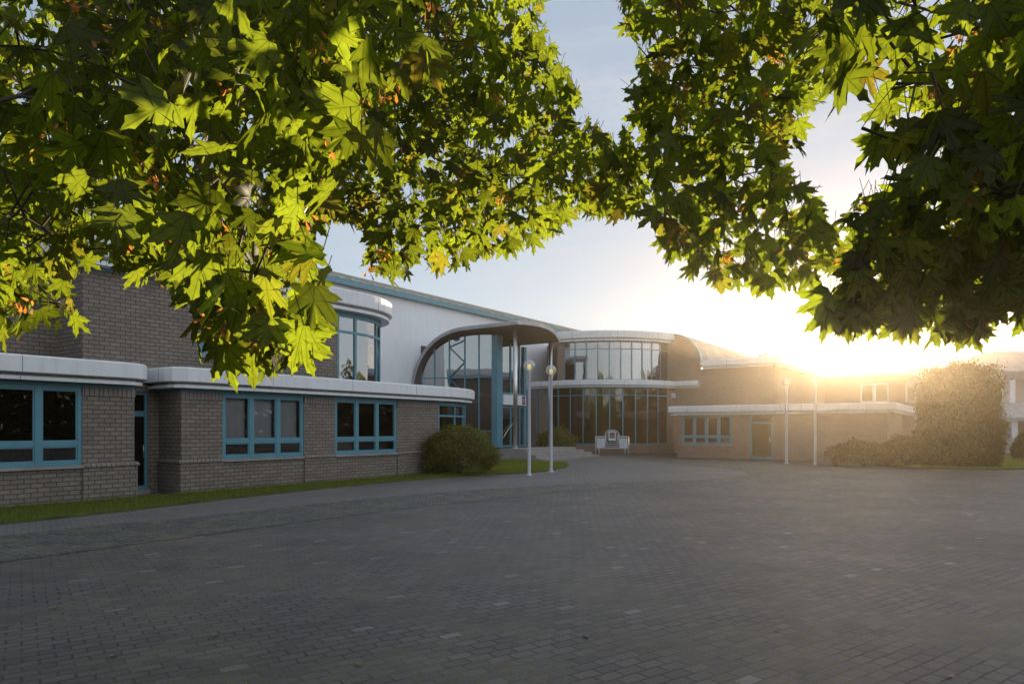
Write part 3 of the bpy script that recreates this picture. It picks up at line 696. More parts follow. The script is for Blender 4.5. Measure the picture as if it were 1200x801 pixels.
# canopy shell: quarter arch rising from the wall, then flat out over the door
def arch(t_):
    if t_ >= 4: return 7.62
    x = (4 - t_) / 4; return 3.9 + 3.72 * max(0, 1 - x ** 2.35) ** (1 / 2.35)
prof = [(0.0, 2.6), (0.0, 3.3), (0, 3.9)] + [(t_, arch(t_)) for t_ in (.02, .06, .14, .26, .42, .62, .86, 1.15, 1.5, 1.9, 2.35, 2.85, 3.4, 4.0, 4.8, 5.6, 6.4, 7.2, 7.55)]
NS = 10; SW = 4.4
def inner(i, th):
    a = Vector(prof[max(i - 1, 0)]); c = Vector(prof[min(i + 1, len(prof) - 1)]); d = (c - a).normalized()
    return (prof[i][0] + d.y * th, prof[i][1] - d.x * th)
shell = MB(); soff = MB()
def cpt(i, k, th):
    t_, z = inner(i, th) if th else prof[i]
    s = SW * k / NS; drop = -.52 * (s / SW) ** 2 * min(1, max(0, (z - 3) / 4)) + .06 * math.sin(math.pi * s / SW)
    nose = -.0
    return WV(UG - .12 + s - .55 * max(0, 1 - (z - 3.6) / 4.0) , VW + t_ + (.55 * math.sin(math.pi * s / SW) if i == len(prof) - 1 else (.25 * math.sin(math.pi * s / SW) if i == len(prof) - 2 else 0)), z + drop)
TH = .22
n = len(prof)
for i in range(n - 1):
    for k in range(NS):
        shell.face([cpt(i, k, 0), cpt(i, k + 1, 0), cpt(i + 1, k + 1, 0), cpt(i + 1, k, 0)], smooth=True)
        soff.face([cpt(i, k, TH), cpt(i + 1, k, TH), cpt(i + 1, k + 1, TH), cpt(i, k + 1, TH)], smooth=True)
    shell.face([cpt(i, 0, 0), cpt(i + 1, 0, 0), cpt(i + 1, 0, TH), cpt(i, 0, TH)]); shell.face([cpt(i, NS, 0), cpt(i, NS, TH), cpt(i + 1, NS, TH), cpt(i + 1, NS, 0)])
for k in range(NS): shell.face([cpt(n - 1, k, 0), cpt(n - 1, k + 1, 0), cpt(n - 1, k + 1, TH), cpt(n - 1, k, TH)])
can = shell.build('canopy', M['zinc'], H); soff.build('soffit', M['soffit'], can)
# raised seam lines along the near edge of the canopy
sm_ = MB()
for dz in (.07, .15):
    pts = []
    for i in range(n):
        t_, z = inner(i, dz); pts.append(WV(UG - .135 - .55 * max(0, 1 - (z - 3.6) / 4.0), VW + t_, z))
    sm_.tube(pts, .018, 5)
sm_.build('edge_bead', M['zinc'], can)
# glazed side facing the lawn, splayed outwards from the white wall
ZPL = .60
SPL = .29
def GU(t_): return UG + SPL * (t_ - .34)
def gbox(mb, t0, t1, d0, d1, z0, z1, z0b=None, z1b=None):
    # box along the splayed glass line, d = depth to the inside
    def q(t_, d, z): return WV(GU(t_) + d, VW + t_, z)
    zb0, zb1 = (z0 if z0b is None else z0b), (z1 if z1b is None else z1b)
    mb.hexa([q(t0, d0, z0), q(t1, d0, zb0), q(t1, d1, zb0), q(t0, d1, z0), q(t0, d0, z1), q(t1, d0, zb1), q(t1, d1, zb1), q(t0, d1, z1)])
fr = MB(); gl = MB()
def t_px(px):
    lo, hi = 0.0, 6.0
    for _ in range(50):
        m_ = (lo + hi) / 2; w = WV(GU(m_), VW + m_)
        if 600 + 800 * w.x / w.y < px: lo = m_
        else: hi = m_
    return round(lo, 2)
TE = 5.0
cols = [.34, 1.18, 2.12, 3.08, 3.95, 4.74]
def top_at(t_): return max(0.8, arch(t_) - (TH + .03) - .08 * (t_ / 5)) if t_ > .8 else arch(max(t_ - .22, .001)) - .1
for t_ in cols[:5]: gbox(fr, t_ - .035, t_ + .035, -.03, .07, .3, top_at(t_ - .035), None, top_at(t_ + .035))
for zt in (1.55, 4.75):
    for a, c in zip(cols[:-1], cols[1:]): gbox(fr, a + .035, c - .035 + (.035 if c == cols[-1] else 0), -.026, .066, zt - .035, zt + .035)
gbox(fr, .05, cols[-1], -.028, .068, .62, .72)
lat = MB(); zs = [1.0 + .93 * k for k in range(8)]
for k in range(7):
    z0, z1 = zs[k], min(zs[k + 1], 6.95)
    a, c = (cols[2], cols[3]) if k % 2 == 0 else (cols[3], cols[2])
    lat.tube([WV(GU(a) - .05, VW + a, z0), WV(GU(c) - .05, VW + c, z1)], .03, 6)
fo = fr.build('window', M['teal'], H); lat.build('lattice', M['teal'], fo)
for i in range(5):
    m_ = 6
    for k in range(m_):
        a = cols[i] + (cols[i + 1] - cols[i]) * k / m_; c = cols[i] + (cols[i + 1] - cols[i]) * (k + 1) / m_
        gl.face([WV(GU(a) + .02, VW + a, .6), WV(GU(c) + .02, VW + c, .6), WV(GU(c) + .02, VW + c, top_at(c)), WV(GU(a) + .02, VW + a, top_at(a))])
gl.build('pane', M['glass_porch'], fo)
UC = GU(4.74)
VF = VW + TE
for q in ((UC - .05, UC + .50, VF - .26, VF + .15, .6, 7.18), (35.0, 35.25, VF - .2, VF + .12, .6, 6.75)):
    b = MB(); b.box(*q); b.build('corner_post', M['teal'], H)
# front with the doors
fr = MB(); gl = MB()
us = [UC + .5, UC + 1.5, UC + 2.45, 35.0]
for u in us[1:3]: fr.box(u - .05, u + .05, VF - .05, VF + .05, .6, 6.9)
for zz in (.6, 2.95, 3.75):
    for a, c in ((us[0], us[1] - .05), (us[1] + .05, us[2] - .05), (us[2] + .05, us[3])): fr.box(a, c, VF - .045, VF + .045, zz, zz + .12)
fo = fr.build('door', M['teal'], H)
for a, c in ((us[0], us[1]), (us[1], us[2]), (us[2], us[3])): gl.box(a + .02, c - .02, VF - .012, VF, .65, 6.85)
gl.build('pane', M['glass_mirror'], fo)
hd = MB(); hd.tube([WV(us[0] + .12 + 1.5 * (k / 10), VF + .1, .95 + 1.15 * math.sin(R(10 + 8.2 * k))) for k in range(11)], .03, 6); hd.build('handle', M['steel'], fo)
# sign board over the doors
sb = MB(); sb.box(us[0] - .05, us[2] + .35, VF + .16, VF + .26, 3.12, 3.72); so_ = sb.build('sign_board', M['panel'], H)
sb = MB(); sb.box(us[2] - .08, us[2] + .27, VF + .261, VF + .266, 3.16, 3.68); sb.build('logo', M['purple'], so_)
sb = MB(); sb.tube([WV(us[2] + .09 + .09 * math.sin(R(a)), VF + .270, 3.42 + .11 * math.cos(R(a))) for a in range(0, 331, 30)], .014, 5); sb.build('logo_mark', M['panel'], so_)
# interior behind the porch glass
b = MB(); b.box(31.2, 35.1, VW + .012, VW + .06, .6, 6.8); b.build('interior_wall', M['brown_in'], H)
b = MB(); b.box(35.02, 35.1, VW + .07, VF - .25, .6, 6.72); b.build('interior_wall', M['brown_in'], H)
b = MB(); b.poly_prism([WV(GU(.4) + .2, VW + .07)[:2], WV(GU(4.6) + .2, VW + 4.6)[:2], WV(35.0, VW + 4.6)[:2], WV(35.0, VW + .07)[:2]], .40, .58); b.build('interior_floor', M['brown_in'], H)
b = MB(); b.box(32.6, 34.9, VW + 1.0, VF - 1.2, 3.55, 3.85); b.build('gallery_floor', M['concrete'], H)
# porch columns
for du in (.12, 3.8):
    b = MB(); p = WV(UG + du, VW + 7.2)
    b.tube([Vector((p.x, p.y, ZPL)), Vector((p.x, p.y, 7.22 if du < 1 else 6.85))], .125, 16)
    b.tube([Vector((p.x, p.y, ZPL + .002)), Vector((p.x, p.y, ZPL + .05))], .17, 16); b.build('column', M['steel'], H)
# platform and steps
for k, (dv, z) in enumerate(((8.2, .60), (8.6, .45), (9.0, .30), (9.4, .15))):
    b = MB(); e = .4 * k; b.box(UG - .25 - e * .4, 36.0 + e * .7, VW + (6.35 if k == 0 else dv - .4), VW + dv, 0, z)
    if k: b.box(36.0 + e * .7 - .28, 36.0 + e * .7, VW + 5.0, VW + dv - .4, 0, z)
    b.build('step', M['concrete'], H)
b = MB(); b.box(UG - .25, 36.0, VW + .02, VW + 6.34, 0, .39); b.build('plinth', M['brick'], H)

# ------------------------------------------------------------------ rotunda
DC, DR = Vector((6.8, 53.0)), 6.75
def pf_d(r): return lambda a, o: (DC.x + (r + o) * math.sin(R(a)), DC.y - (r + o) * math.cos(R(a)))
D = empty('rotunda', (6.8, 47.5, 0), 'two storey round glass bay between the porch and the brick gable', 'building')
def darc(r, a0, a1, n=24): return [pf_d(r)(a0 + (a1 - a0) * k / n, 0) for k in range(n + 1)]
b = MB(); b.sweep(darc(DR, -75, 43), rect(-.3, 0, 0, .60)); b.sweep(darc(DR, 36.8, 43, 3), rect(-.3, 0, .601, 4.45))
b.build('wall', M['brick_far'], D); b = MB(); b.sweep(darc(DR - .25, -33.5, -29.4, 3), rect(-.3, 0, 4.9, 7.68)); b.sweep([(pf_d(DR - .25)(-33.5, 0)[0] + .3, 55.5), (pf_d(DR - .25)(-33.5, 0)[0] + .02, pf_d(DR - .25)(-33.5, 0)[1] + .31)], rect(-.28, 0, 4.81, 7.68)); b.build('wall', M['brick_far'], D); b = MB(); b.sweep(darc(DR - .25, 40.2, 44, 2), rect(-.3, 0, 4.9, 7.68)); b.build('wall', M['brick_far'], D)
b = MB(); b.sweep(darc(DR, -62, 43, 30), fascia_prof(4.52, 5.0, .9)); b.build('fascia', M['white'], D)
b = MB(); b.sweep([(pf_d(DR - .25)(-34.5, 0)[0] + .3, 55.5)] + darc(DR - .25, -34.5, 44, 30), fascia_prof(7.68, 8.36, .95)); b.build('fascia', M['white'], D)
b = MB(); b.poly_prism([p for p in darc(DR - .1, -75, 60)] + [(12, 56), (2, 56)], 4.62, 4.80); b.poly_prism([p for p in darc(DR - .4, -33, 50)] + [(11, 56), (3.6, 56)], 8.1, 8.25); b.build('flat_roof', M['gravel_roof'], D)
curved_glazing(D, pf_d(DR), [-72, -64, -56, -48] + [-40 + 7.7 * k for k in range(11)], .601, 4.52, 0, 'glass_brown', post=.075, transoms=(3.95,))
curved_glazing(D, pf_d(DR - .25), [-29.3 + 6.95 * k for k in range(11)], 4.98, 7.68, 0, 'glass_mirror', post=.075, transoms=(7.12,))
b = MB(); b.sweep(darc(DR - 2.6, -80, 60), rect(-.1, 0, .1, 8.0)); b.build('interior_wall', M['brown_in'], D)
for a0 in (-22, -15, 6, 13, 20):
    b = MB()
    for k in range(7):
        aa = a0 + k * .9; q0 = pf_d(DR - .62 - .03 * (k % 2))(aa, 0); q1 = pf_d(DR - .62 - .03 * (k % 2))(aa + .8, 0)
        b.face([Vector((*q0, 5.0)), Vector((*q1, 5.0)), Vector((*q1, 7.6)), Vector((*q0, 7.6))])
    b.build('curtain', M['panel'], D)

# ------------------------------------------------------------------ brick gable, vault and flat-roofed block
B = empty('brick_building', (13, 47, 0), 'brick block with quarter round gable, ribbed vault and white flat eaves', 'building')
UB = 45.8; VG0, VG1 = -18.55, -16.36
ZE, ZT = 6.2, 8.25
b = MB()
pr = [(VG0 - 1.5, 0), (VG1, 0), (VG1, ZE)] + [(VG1 - 2.0 + 2.0 * math.cos(R(a)), ZE + (ZT - ZE) * math.sin(R(a))) for a in range(10, 91, 10)] + [(VG0 - 1.5, ZT)]
fr_ = [WV(UB, v, z) for v, z in pr]; bk = [WV(UB + .3, v, z) for v, z in pr]
b.face(fr_[::-1]); b.face(bk)
for k in range(len(pr)): b.face([fr_[k], fr_[(k + 1) % len(pr)], bk[(k + 1) % len(pr)], bk[k]])
b.box(UB + .001, UB + .3, VG1, -11.4, 0, 5.75); b.box(UB, 62, -11.7, -11.4, 0, 5.75)
b.build('wall', M['brick_far'], B)
b = MB(); vr = [(VG1 - 2.0 + 2.06 * math.cos(R(a)), ZE + (ZT + .06 - ZE) * math.sin(R(a))) for a in range(0, 91, 9)] + [(VG0 - 1.5, ZT + .06)]
for i in range(len(vr) - 1):
    for j in range(12):
        u0, u1 = UB + .02 + 18 * j / 12, UB + .02 + 18 * (j + 1) / 12
        b.face([WV(u0, *vr[i]), WV(u1, *vr[i]), WV(u1, *vr[i + 1]), WV(u0, *vr[i + 1])], smooth=True)
vo = b.build('vaulted_roof', M['vault'], B)
b = MB()
for j in range(1, 22):
    u = UB + .02 + 18 * j / 22; b.tube([WV(u, v, z + .01) for v, z in vr[:-1]], .045, 5)
b.build('roof_rib', M['vault'], vo)
b = MB(); pts = [WV(UB - .04, v, z) for v, z in vr]; b.tube(pts, .075, 6); b.build('gable_trim', M['teal'], B)
b = MB(); b.sweep(wp([(UB, VG1 + .35), (UB, -11.4), (62, -11.4)][::1]), fascia_prof(5.75, 6.35, 1.0)); b.build('fascia', M['white'], B)
b = MB(); b.sweep(wp([(UB, VG0 - .2), (UB, VG1 + .05)]), fascia_prof(4.52, 5.0, .8)); b.build('string_course', M['white'], B)
b = MB(); b.box(UB + .2, 61.8, VG1 - .2, -11.6, 6.0, 6.12); b.build('flat_roof', M['gravel_roof'], B)
window(B, VG0 + .45, VG1 - .15, UB + .085, 3.3, 4.25, 3, rows=(), fr=.05, sill=False, blind=False, axis='v', depth=.09)
b = MB(); q = WV(UB - .01, VG0 + .35, 0); b.box(UB - .16, UB - .003, VG0 + .22, VG0 + .50, 3.85, 4.2); b.box(UB - .22, UB - .16, VG0 + .27, VG0 + .45, 3.92, 4.12); b.build('alarm_box', M['panel'], B)
b = MB(); p = WV(UB + 4, -13.2, 6.1)
b.tube([p, p + Vector((0, 0, 1.0))], .05, 6); b.tube([p + Vector((-.35, 0, .75)), p + Vector((.35, 0, .75))], .08, 6); b.tube([p + Vector((.2, 0, .75)), p + Vector((.2, 0, 1.05))], .1, 6); b.build('roof_vent', M['zinc'], B)

# ------------------------------------------------------------------ low wing in front of it
L = empty('low_wing', WV(40, -10, 0), 'single storey brick wing with white fascia, teal windows and a door', 'building')
UL, VL0, VL1 = 38.8, -15.2, -4.2
b = MB()
wl = [(-14.9, -12.0), (-10.95, -9.75)]
b.box(UL, UL + .3, VL0, wl[0][0], 0, 2.45); b.box(UL, UL + .3, wl[0][0], wl[0][1], 0, .72); b.box(UL, UL + .3, wl[0][1], wl[1][0], 0, 2.45); b.box(UL, UL + .3, wl[1][1], VL1, 0, 2.45)
b.box(UL + .3, UB - .01, VL1 - .3, VL1, 0, 2.45); b.box(UL + .3, UB - .01, VL0, VL0 + .3, 0, 2.45); b.box(UB - .3, UB - .012, VL0 + .3, VL1 - .3, 0, 2.45)
b.box(UL - .05, UL - .002, wl[0][1] + .1, wl[1][0] - .08, 0, .72); b.box(UL - .05, UL - .002, wl[1][1] + .08, VL1, 0, .72)
b.build('wall', M['brick_far'], L)
b = MB(); b.sweep(wp([(UB - .02, VL0), (UL, VL0), (UL, VL1), (UB + 8, VL1)]), fascia_prof(2.5, 3.02, 1.0)); b.build('fascia', M['white'], L)
b = MB(); b.box(UL - .01, UL + .28, VL0, VL1, 2.451, 2.50); b.build('eaves_trim', M['teal'], L)
b = MB(); b.box(UL + .2, UB - .3, VL0 + .2, VL1 - .2, 2.75, 2.87); b.build('flat_roof', M['gravel_roof'], L)
window(L, wl[0][0], wl[0][1], UL, .80, 2.45, 4, rows=(.27,), axis='v', blind=False)
d = MB(); v0, v1 = wl[1]
for q in ((v0, v0 + .09), (v1 - .09, v1)): d.box(UL + .03, UL + .13, q[0], q[1], .02, 2.45)
for q in ((.02, .16), (1.98, 2.10), (2.36, 2.45)): d.box(UL + .035, UL + .125, v0 + .09, v1 - .09, q[0], q[1])
do = d.build('door', M['teal'], L); g = MB(); g.box(UL + .075, UL + .085, v0 + .09, v1 - .09, .16, 1.98); g.box(UL + .075, UL + .085, v0 + .09, v1 - .09, 2.10, 2.36); g.build('pane', M['glass'], do)
h = MB(); h.tube([WV(UL + .02, v1 - .14, .95), WV(UL - .02, v1 - .14, .95), WV(UL - .02, v1 - .14, 1.25), WV(UL + .02, v1 - .14, 1.25)], .012, 6); h.build('handle', M['steel'], do)

# ------------------------------------------------------------------ far flat building behind the sun
K = empty('flat_building', WV(66, -4, 0), 'long flat roofed building far behind the low brick wing', 'building')
b = MB(); b.box(68, 74, -18, -2.2, 0, 6.3); b.build('wall', M['brick_far'], K)
b = MB(); b.box(63, 69, 2.2 - 4.4, 9, 0, 4.6); b.build('wall', M['brick_far'], K)
b = MB(); b.sweep(wp([(68, -18), (68, -2.2), (74, -2.2)]), fascia_prof(6.3, 6.9, 1.0)); b.sweep(wp([(63, -2.2), (63, 9), (69, 9)]), fascia_prof(4.6, 5.3, 1.0)); b.build('fascia', M['white'], K)
for v in (-9.5, -6.0, -.6, 3.6): window(K, v, v + 2.2, (68 if v < -3 else 63) - .09, 2.2 if v > -3 else 4.0, 4.0 if v > -3 else 5.7, 2, rows=(), fr=.1, blind=False, axis='v', mat='white', sill=False)

# ------------------------------------------------------------------ house on the right edge
Q = empty('house', (36.5, 49, 0), 'pale two storey house with grey porch roof at the right edge', 'building')
b = MB()
b.wbox(33.6, 46, 49.0, 57, 0, 5.2); b.build('wall', M['house'], Q)
b = MB(); b.wbox(33.2, 46.5, 48.5, 57.3, 5.2, 5.75); b.build('fascia', M['tile'], Q)
rfm = MB(); 
rp = [(33.0, 48.3), (46.6, 48.3), (46.6, 57.5), (33.0, 57.5)]
top = [(37, 52.0), (43, 52.0), (43, 54), (37, 54)]
for k in range(4):
    k2 = (k + 1) % 4; rfm.face([Vector((*rp[k], 5.751)), Vector((*rp[k2], 5.751)), Vector((*top[k2], 7.6)), Vector((*top[k], 7.6))])
rfm.face([Vector((*p, 7.6)) for p in top]); rfm.build('roof', M['tile'], Q)
def hwin(x0, x1, z0, z1):
    f = MB(); w_ = .09; y0, y1 = 48.90, 48.997
    f.wbox(x0, x0 + w_, y0, y1, z0, z1); f.wbox(x1 - w_, x1, y0, y1, z0, z1); f.wbox(x0 + w_, x1 - w_, y0, y1, z0, z0 + w_); f.wbox(x0 + w_, x1 - w_, y0, y1, z1 - w_, z1); f.wbox((x0 + x1) / 2 - .04, (x0 + x1) / 2 + .04, y0, y1, z0 + w_, z1 - w_)
    fo = f.build('window', M['white'], Q); g = MB(); g.wbox(x0 + w_, x1 - w_, 48.95, 48.96, z0 + w_, z1 - w_); g.build('pane', M['glass_mirror'], fo)
hwin(33.9, 35.2, 3.0, 4.8); hwin(33.9, 35.2, .7, 2.3); hwin(37.0, 38.6, 3.0, 4.8)
pc = MB(); pz = [(32.4, 45.6), (41.5, 45.6), (41.5, 48.9), (32.4, 48.9)]; pt = [(34.8, 47.2), (41.5, 47.2), (41.5, 48.9), (34.8, 48.9)]
for k in range(4):
    k2 = (k + 1) % 4; pc.face([Vector((*pz[k], 2.45)), Vector((*pz[k2], 2.45)), Vector((*pt[k2], 3.5)), Vector((*pt[k], 3.5))])
pc.face([Vector((*p, 3.5)) for p in pt]); pc.wbox(32.4, 41.5, 45.6, 48.89, 2.2, 2.449); pco = pc.build('porch_roof', M['tile'], Q)
for x, y, z1 in ((33.7, 45.95, 2.2), (41.2, 45.9, 2.2), (35.6, 48.75, 5.19)):
    b = MB(); b.wbox(x - .2, x + .2, y - .2, y + .2, 0, z1); b.wbox(x - .25, x + .25, y - .25, y + .24, 0, .2); b.build('column', M['white'], Q)

# ------------------------------------------------------------------ lamp posts
def lamp(loc, label):
    r = empty('lamp_post', (0, 0, 0), label, 'lamp post', 'globe lamp posts round the plaza')
    b = MB(); b.lathe([(.0, 0), (.11, 0), (.11, .03), (.075, .06), (.062, .12), (.058, 3.62), (.075, 3.66), (.085, 3.70), (.085, 3.74), (.0, 3.74)], seg=16); b.build('pole', M['pole'], r)
    b = MB(); b.lathe([(.085, 3.742), (.10, 3.76), (.10, 3.80), (.0, 3.80)], seg=16); b.build('collar', M['steel'], r)
    b = MB(); rr = .205; zc = 3.98
    b.lathe([(rr * math.sin(R(a)), zc - rr * math.cos(R(a))) for a in range(28, 181, 8)], seg=24); b.build('globe', M['globe'], r)
    b = MB(); b.lathe([(0, 3.83), (.062, 3.83), (.07, 3.87), (.07, 4.0), (.055, 4.03), (0, 4.03)], seg=14); b.build('lamp', M['lamp'], r)
    return r
l0 = lamp(None, 'globe lamp post on the lawn edge, the nearer one left of the entrance steps'); l0.location = (.62, 24.7, 0)
for loc, lab in (((1.53, 26.7, 0), 'globe lamp post at the lawn tip, in front of the white wall'), ((13.35, 33.2, 0), 'globe lamp post left of the sunburst, between the wing door and the sun'), ((14.35, 32.3, 0), 'globe lamp post just below the sun, before the low wing wall')):
    c = copy_tree(l0); c.location = loc; c['label'] = lab

# ------------------------------------------------------------------ information stand
N = empty('information_stand', (5.95, 45.0, 0), 'metal information stand with arched centre panel and two white notice boards', 'sign')
y = 45.0; xc = 6.6
def bar(mb, x0, z0, x1, z1, r=.042, dy=0): mb.tube([(xc + x0, y + dy, z0), (xc + x1, y + dy, z1)], r, 8)
f = MB()
for x in (-1.08, -.86, .86, 1.08): bar(f, x, 0, x, 1.17 if abs(x) > 1 else .42)
bar(f, -1.08, 1.17, -.44, 1.17); bar(f, .44, 1.17, 1.08, 1.17); bar(f, -1.05, .42, 1.05, .42)
for x in (-.44, .44): bar(f, x, .42, x, 1.35)
f.tube([(xc + .44 * math.cos(R(a)), y, 1.35 + .26 * math.sin(R(a))) for a in range(0, 181, 15)], .032, 8)
f.tube([(xc + .34 * math.cos(R(a)), y, 1.30 + .24 * math.sin(R(a))) for a in range(0, 181, 15)], .02, 8)
for x in (-.34, .34): bar(f, x, .45, x, 1.30, .02)
for z in (.55, .68, .80): bar(f, -.34, z, .34, z, .016)
f.build('frame', M['pole'], N)
for s in (-1, 1):
    b = MB(); b.wbox(xc + s * .74 - .25, xc + s * .74 + .25, y - .03, y + .02, .46, 1.07); po = b.build('notice_board', M['panel'], N)
    b = MB()
    for k, w in enumerate((.30, .36, .34, .2, .33, .3, .25)): b.wbox(xc + s * .74 - .18, xc + s * .74 - .18 + w, y - .034, y - .031, .98 - k * .065, 1.0 - k * .065)
    b.build('print', M['ink'], po)
b = MB(); b.wbox(xc - .24, xc + .24, y - .04, y + .0, .92, 1.50); po = b.build('centre_panel', M['panel'], N)
b = MB(); b.wbox(xc - .17, xc + .17, y - .045, y - .041, 1.06, 1.44); po2 = b.build('emblem', M['emblem'], po)
b = MB(); b.tube([(xc - .12, y - .047, 1.2), (xc - .05, y - .047, 1.26), (xc + .05, y - .047, 1.24), (xc + .12, y - .047, 1.28)], .014, 5); b.wbox(xc - .12, xc + .12, y - .050, y - .0455, 1.1, 1.13); b.build('emblem_mark', M['panel'], po)

# ------------------------------------------------------------------ evening haze
b = MB(); b.wbox(-75, 75, -60, 82, -1.2, 11.9)
m, t, bs = newmat('evening_haze'); t.nodes.remove(bs)
pv = nd('ShaderNodeVolumePrincipled', t); pv.inputs['Color'].default_value = (1.0, .82, .62, 1); pv.inputs['Density'].default_value = HAZE; pv.inputs['Anisotropy'].default_value = .84
t.links.new(pv.outputs[0], t.nodes['Material Output'].inputs['Volume'])
hz = b.build('haze', m); tag(hz, None, None, None, 'stuff')

# ------------------------------------------------------------------ shrubs, hedges and trees away from the camera
def leaf_quads(c, nrm, size, up=None):
    """small pointed leaves: centre c (n,3), normal nrm (n,3)"""
    n = len(c); r = rng.normal(size=(n, 3)); nrm = nrm / np.linalg.norm(nrm, axis=1, keepdims=True)
    a = np.cross(nrm, r); a /= np.linalg.norm(a, axis=1, keepdims=True) + 1e-9; bb = np.cross(nrm, a)
    s = size[:, None]
    v = np.stack([c - a * s, c + bb * s * .42 + nrm * s * .08, c + a * s, c - bb * s * .42 + nrm * s * .08], 1)
    return v.reshape(-1, 3)
def lumps(dirs, seed, k=14, amp=.22, sharp=9):
    g = np.random.default_rng(seed); d = g.normal(size=(k, 3)); d /= np.linalg.norm(d, axis=1, keepdims=True)
    w = g.uniform(.3, 1, k); h = np.exp(sharp * (dirs @ d.T - 1)) * w
    return 1 - amp * .5 + amp * h.max(1)
def shrub(name, loc, rx, ry, rz, label, cat, mat, n, size, seed, box=2.0, group=None, amp=.25):
    r = empty(name, loc, label, cat, group); L0 = np.array(loc)
    d = rng.normal(size=(n, 3)); d /= np.linalg.norm(d, axis=1, keepdims=True); d = d[d[:, 2] > (-.55 if box < 2.5 else -.8)]; n = len(d)
    sq = (np.abs(d) ** box).sum(1) ** (-1 / box)
    rad = lumps(d, seed, 40, amp, 22) * (1 - .32 * rng.random(n) ** 2.2) * (1 + .05 * rng.normal(size=n)) * (1 + .16 * (rng.random(n) > .985))
    c = d * (rad * sq)[:, None] * np.array([rx, ry, rz * .62]) + np.array([0, 0, rz * .40]); c[:, 2] = np.maximum(c[:, 2], .03) + L0[2]
    c[:, :2] += L0[:2]
    nr = d + rng.normal(size=(n, 3)) * .75
    v = leaf_quads(c, nr, size * rng.uniform(.6, 1.3, n))
    np_mesh('foliage', v, np.arange(n * 4), 4, M[mat], r)
    b = MB(); b0 = Vector(loc)
    for k in range(9):
        a = k * 2.4; e = b0 + Vector((rx * .6 * math.cos(a), ry * .6 * math.sin(a), rz * (.45 + .4 * random.random())))
        b.tube([b0, b0.lerp(e, .5) + Vector((0, 0, .12 * rz)), e], [.045, .03, .012], 5)
    b.build('stem', M['bark'], r)
    return r
shrub('round_shrub', (-1.95, 25.2, .03), 1.42, 1.25, 1.72, 'clipped round green shrub at the end of the brick office wing', 'shrub', 'bush', 30000, .048, 3, amp=.27)
shrub('low_shrub', (2.85, 43.2, .03), 1.35, 1.1, 1.75, 'loose green shrub beside the entrance steps under the rotunda glass', 'shrub', 'bush', 9000, .07, 5, amp=.35)
shrub('low_shrub', (15.9, 30.9, .03), 1.5, 1.1, 1.15, 'low spreading shrub by the wall under the sun', 'shrub', 'conifer', 9000, .06, 7, amp=.35)
shrub('low_shrub', (17.7, 30.6, .03), 1.3, 1.1, 1.35, 'mounded shrub between the low spreading one and the tall evergreen', 'shrub', 'conifer', 9000, .06, 9, amp=.35)
shrub('evergreen_shrub', (19.95, 30.6, .03), 1.5, 1.5, 4.45, 'tall broad dark evergreen mass right of the sun', 'evergreen', 'conifer', 46000, .08, 15, amp=.26, box=3.6)
shrub('hedge_shrub', (27.7, 36.2, .03), 1.05, 1.0, 1.5, 'dark shrub cut by the right edge beside the path to the house', 'shrub', 'conifer', 9000, .07, 19, amp=.2)
flat('path', [(23.6, 29.0), (25.4, 30.2), (30.5, 38), (36.5, 45.2), (34.4, 45.4), (28.6, 38.4)], .0540, M['paver_light'])

def big_tree(name, loc, h, cr, label, mat='bgleaf', n=14000, size=.14, seed=1, trunk=.22, base=.35):
    r = empty(name, loc, label, 'tree'); L0 = Vector(loc); g = np.random.default_rng(seed)
    b = MB(); top = L0 + Vector((0, 0, h * .8)); b.tube([L0, L0 + Vector((.1, .05, h * .3)), L0 + Vector((-.1, .1, h * .55)), top], [trunk, trunk * .8, trunk * .5, trunk * .15], 9)
    k = 22; cen = []
    for i in range(k):
        a = g.uniform(0, 6.28); zf = g.uniform(base, .95); rr = cr * math.sqrt(max(.05, 1 - ((zf - .6) / .42) ** 2)) * g.uniform(.35, .9)
        p = L0 + Vector((rr * math.cos(a), rr * math.sin(a), h * zf)); cen.append(p)
        s = L0 + Vector((0, 0, h * zf * .72)); b.tube([s, s.lerp(p, .5) + Vector((0, 0, .2)), p], [trunk * .35, trunk * .2, trunk * .06], 6)
    b.build('trunk', M['bark'], r)
    cs = []; ns = []
    for p in cen:
        m_ = n // k; d = g.normal(size=(m_, 3)); d /= np.linalg.norm(d, axis=1, keepdims=True)
        rr = cr * .42 * g.uniform(.7, 1.2) * g.random(m_) ** .45
        cs.append(np.array(p) + d * rr[:, None] * np.array([1, 1, .75])); ns.append(d + g.normal(size=(m_, 3)))
    c = np.concatenate(cs); v = leaf_quads(c, np.concatenate(ns), size * g.uniform(.6, 1.3, len(c)))
    np_mesh('crown', v, np.arange(len(c) * 4), 4, M[mat], r)
    return r
big_tree('broadleaf_tree', (25.8, 64.5, 0), 8.3, 2.6, 'tree top showing behind the flat brick roof beside the sun', n=7000, size=.12, seed=4)
big_tree('broadleaf_tree', (-18, -26, 0), 11, 5.5, 'tree mirrored in the rounded corner glass', n=9000, size=.24, seed=8)
big_tree('broadleaf_tree', (-3, -34, 0), 11, 6, 'tree mirrored low in the rotunda glass', n=9000, size=.26, seed=12)
big_tree('broadleaf_tree', (14, -30, 0), 11, 6, 'tree mirrored in the right panes of the rotunda', n=9000, size=.26, seed=16)

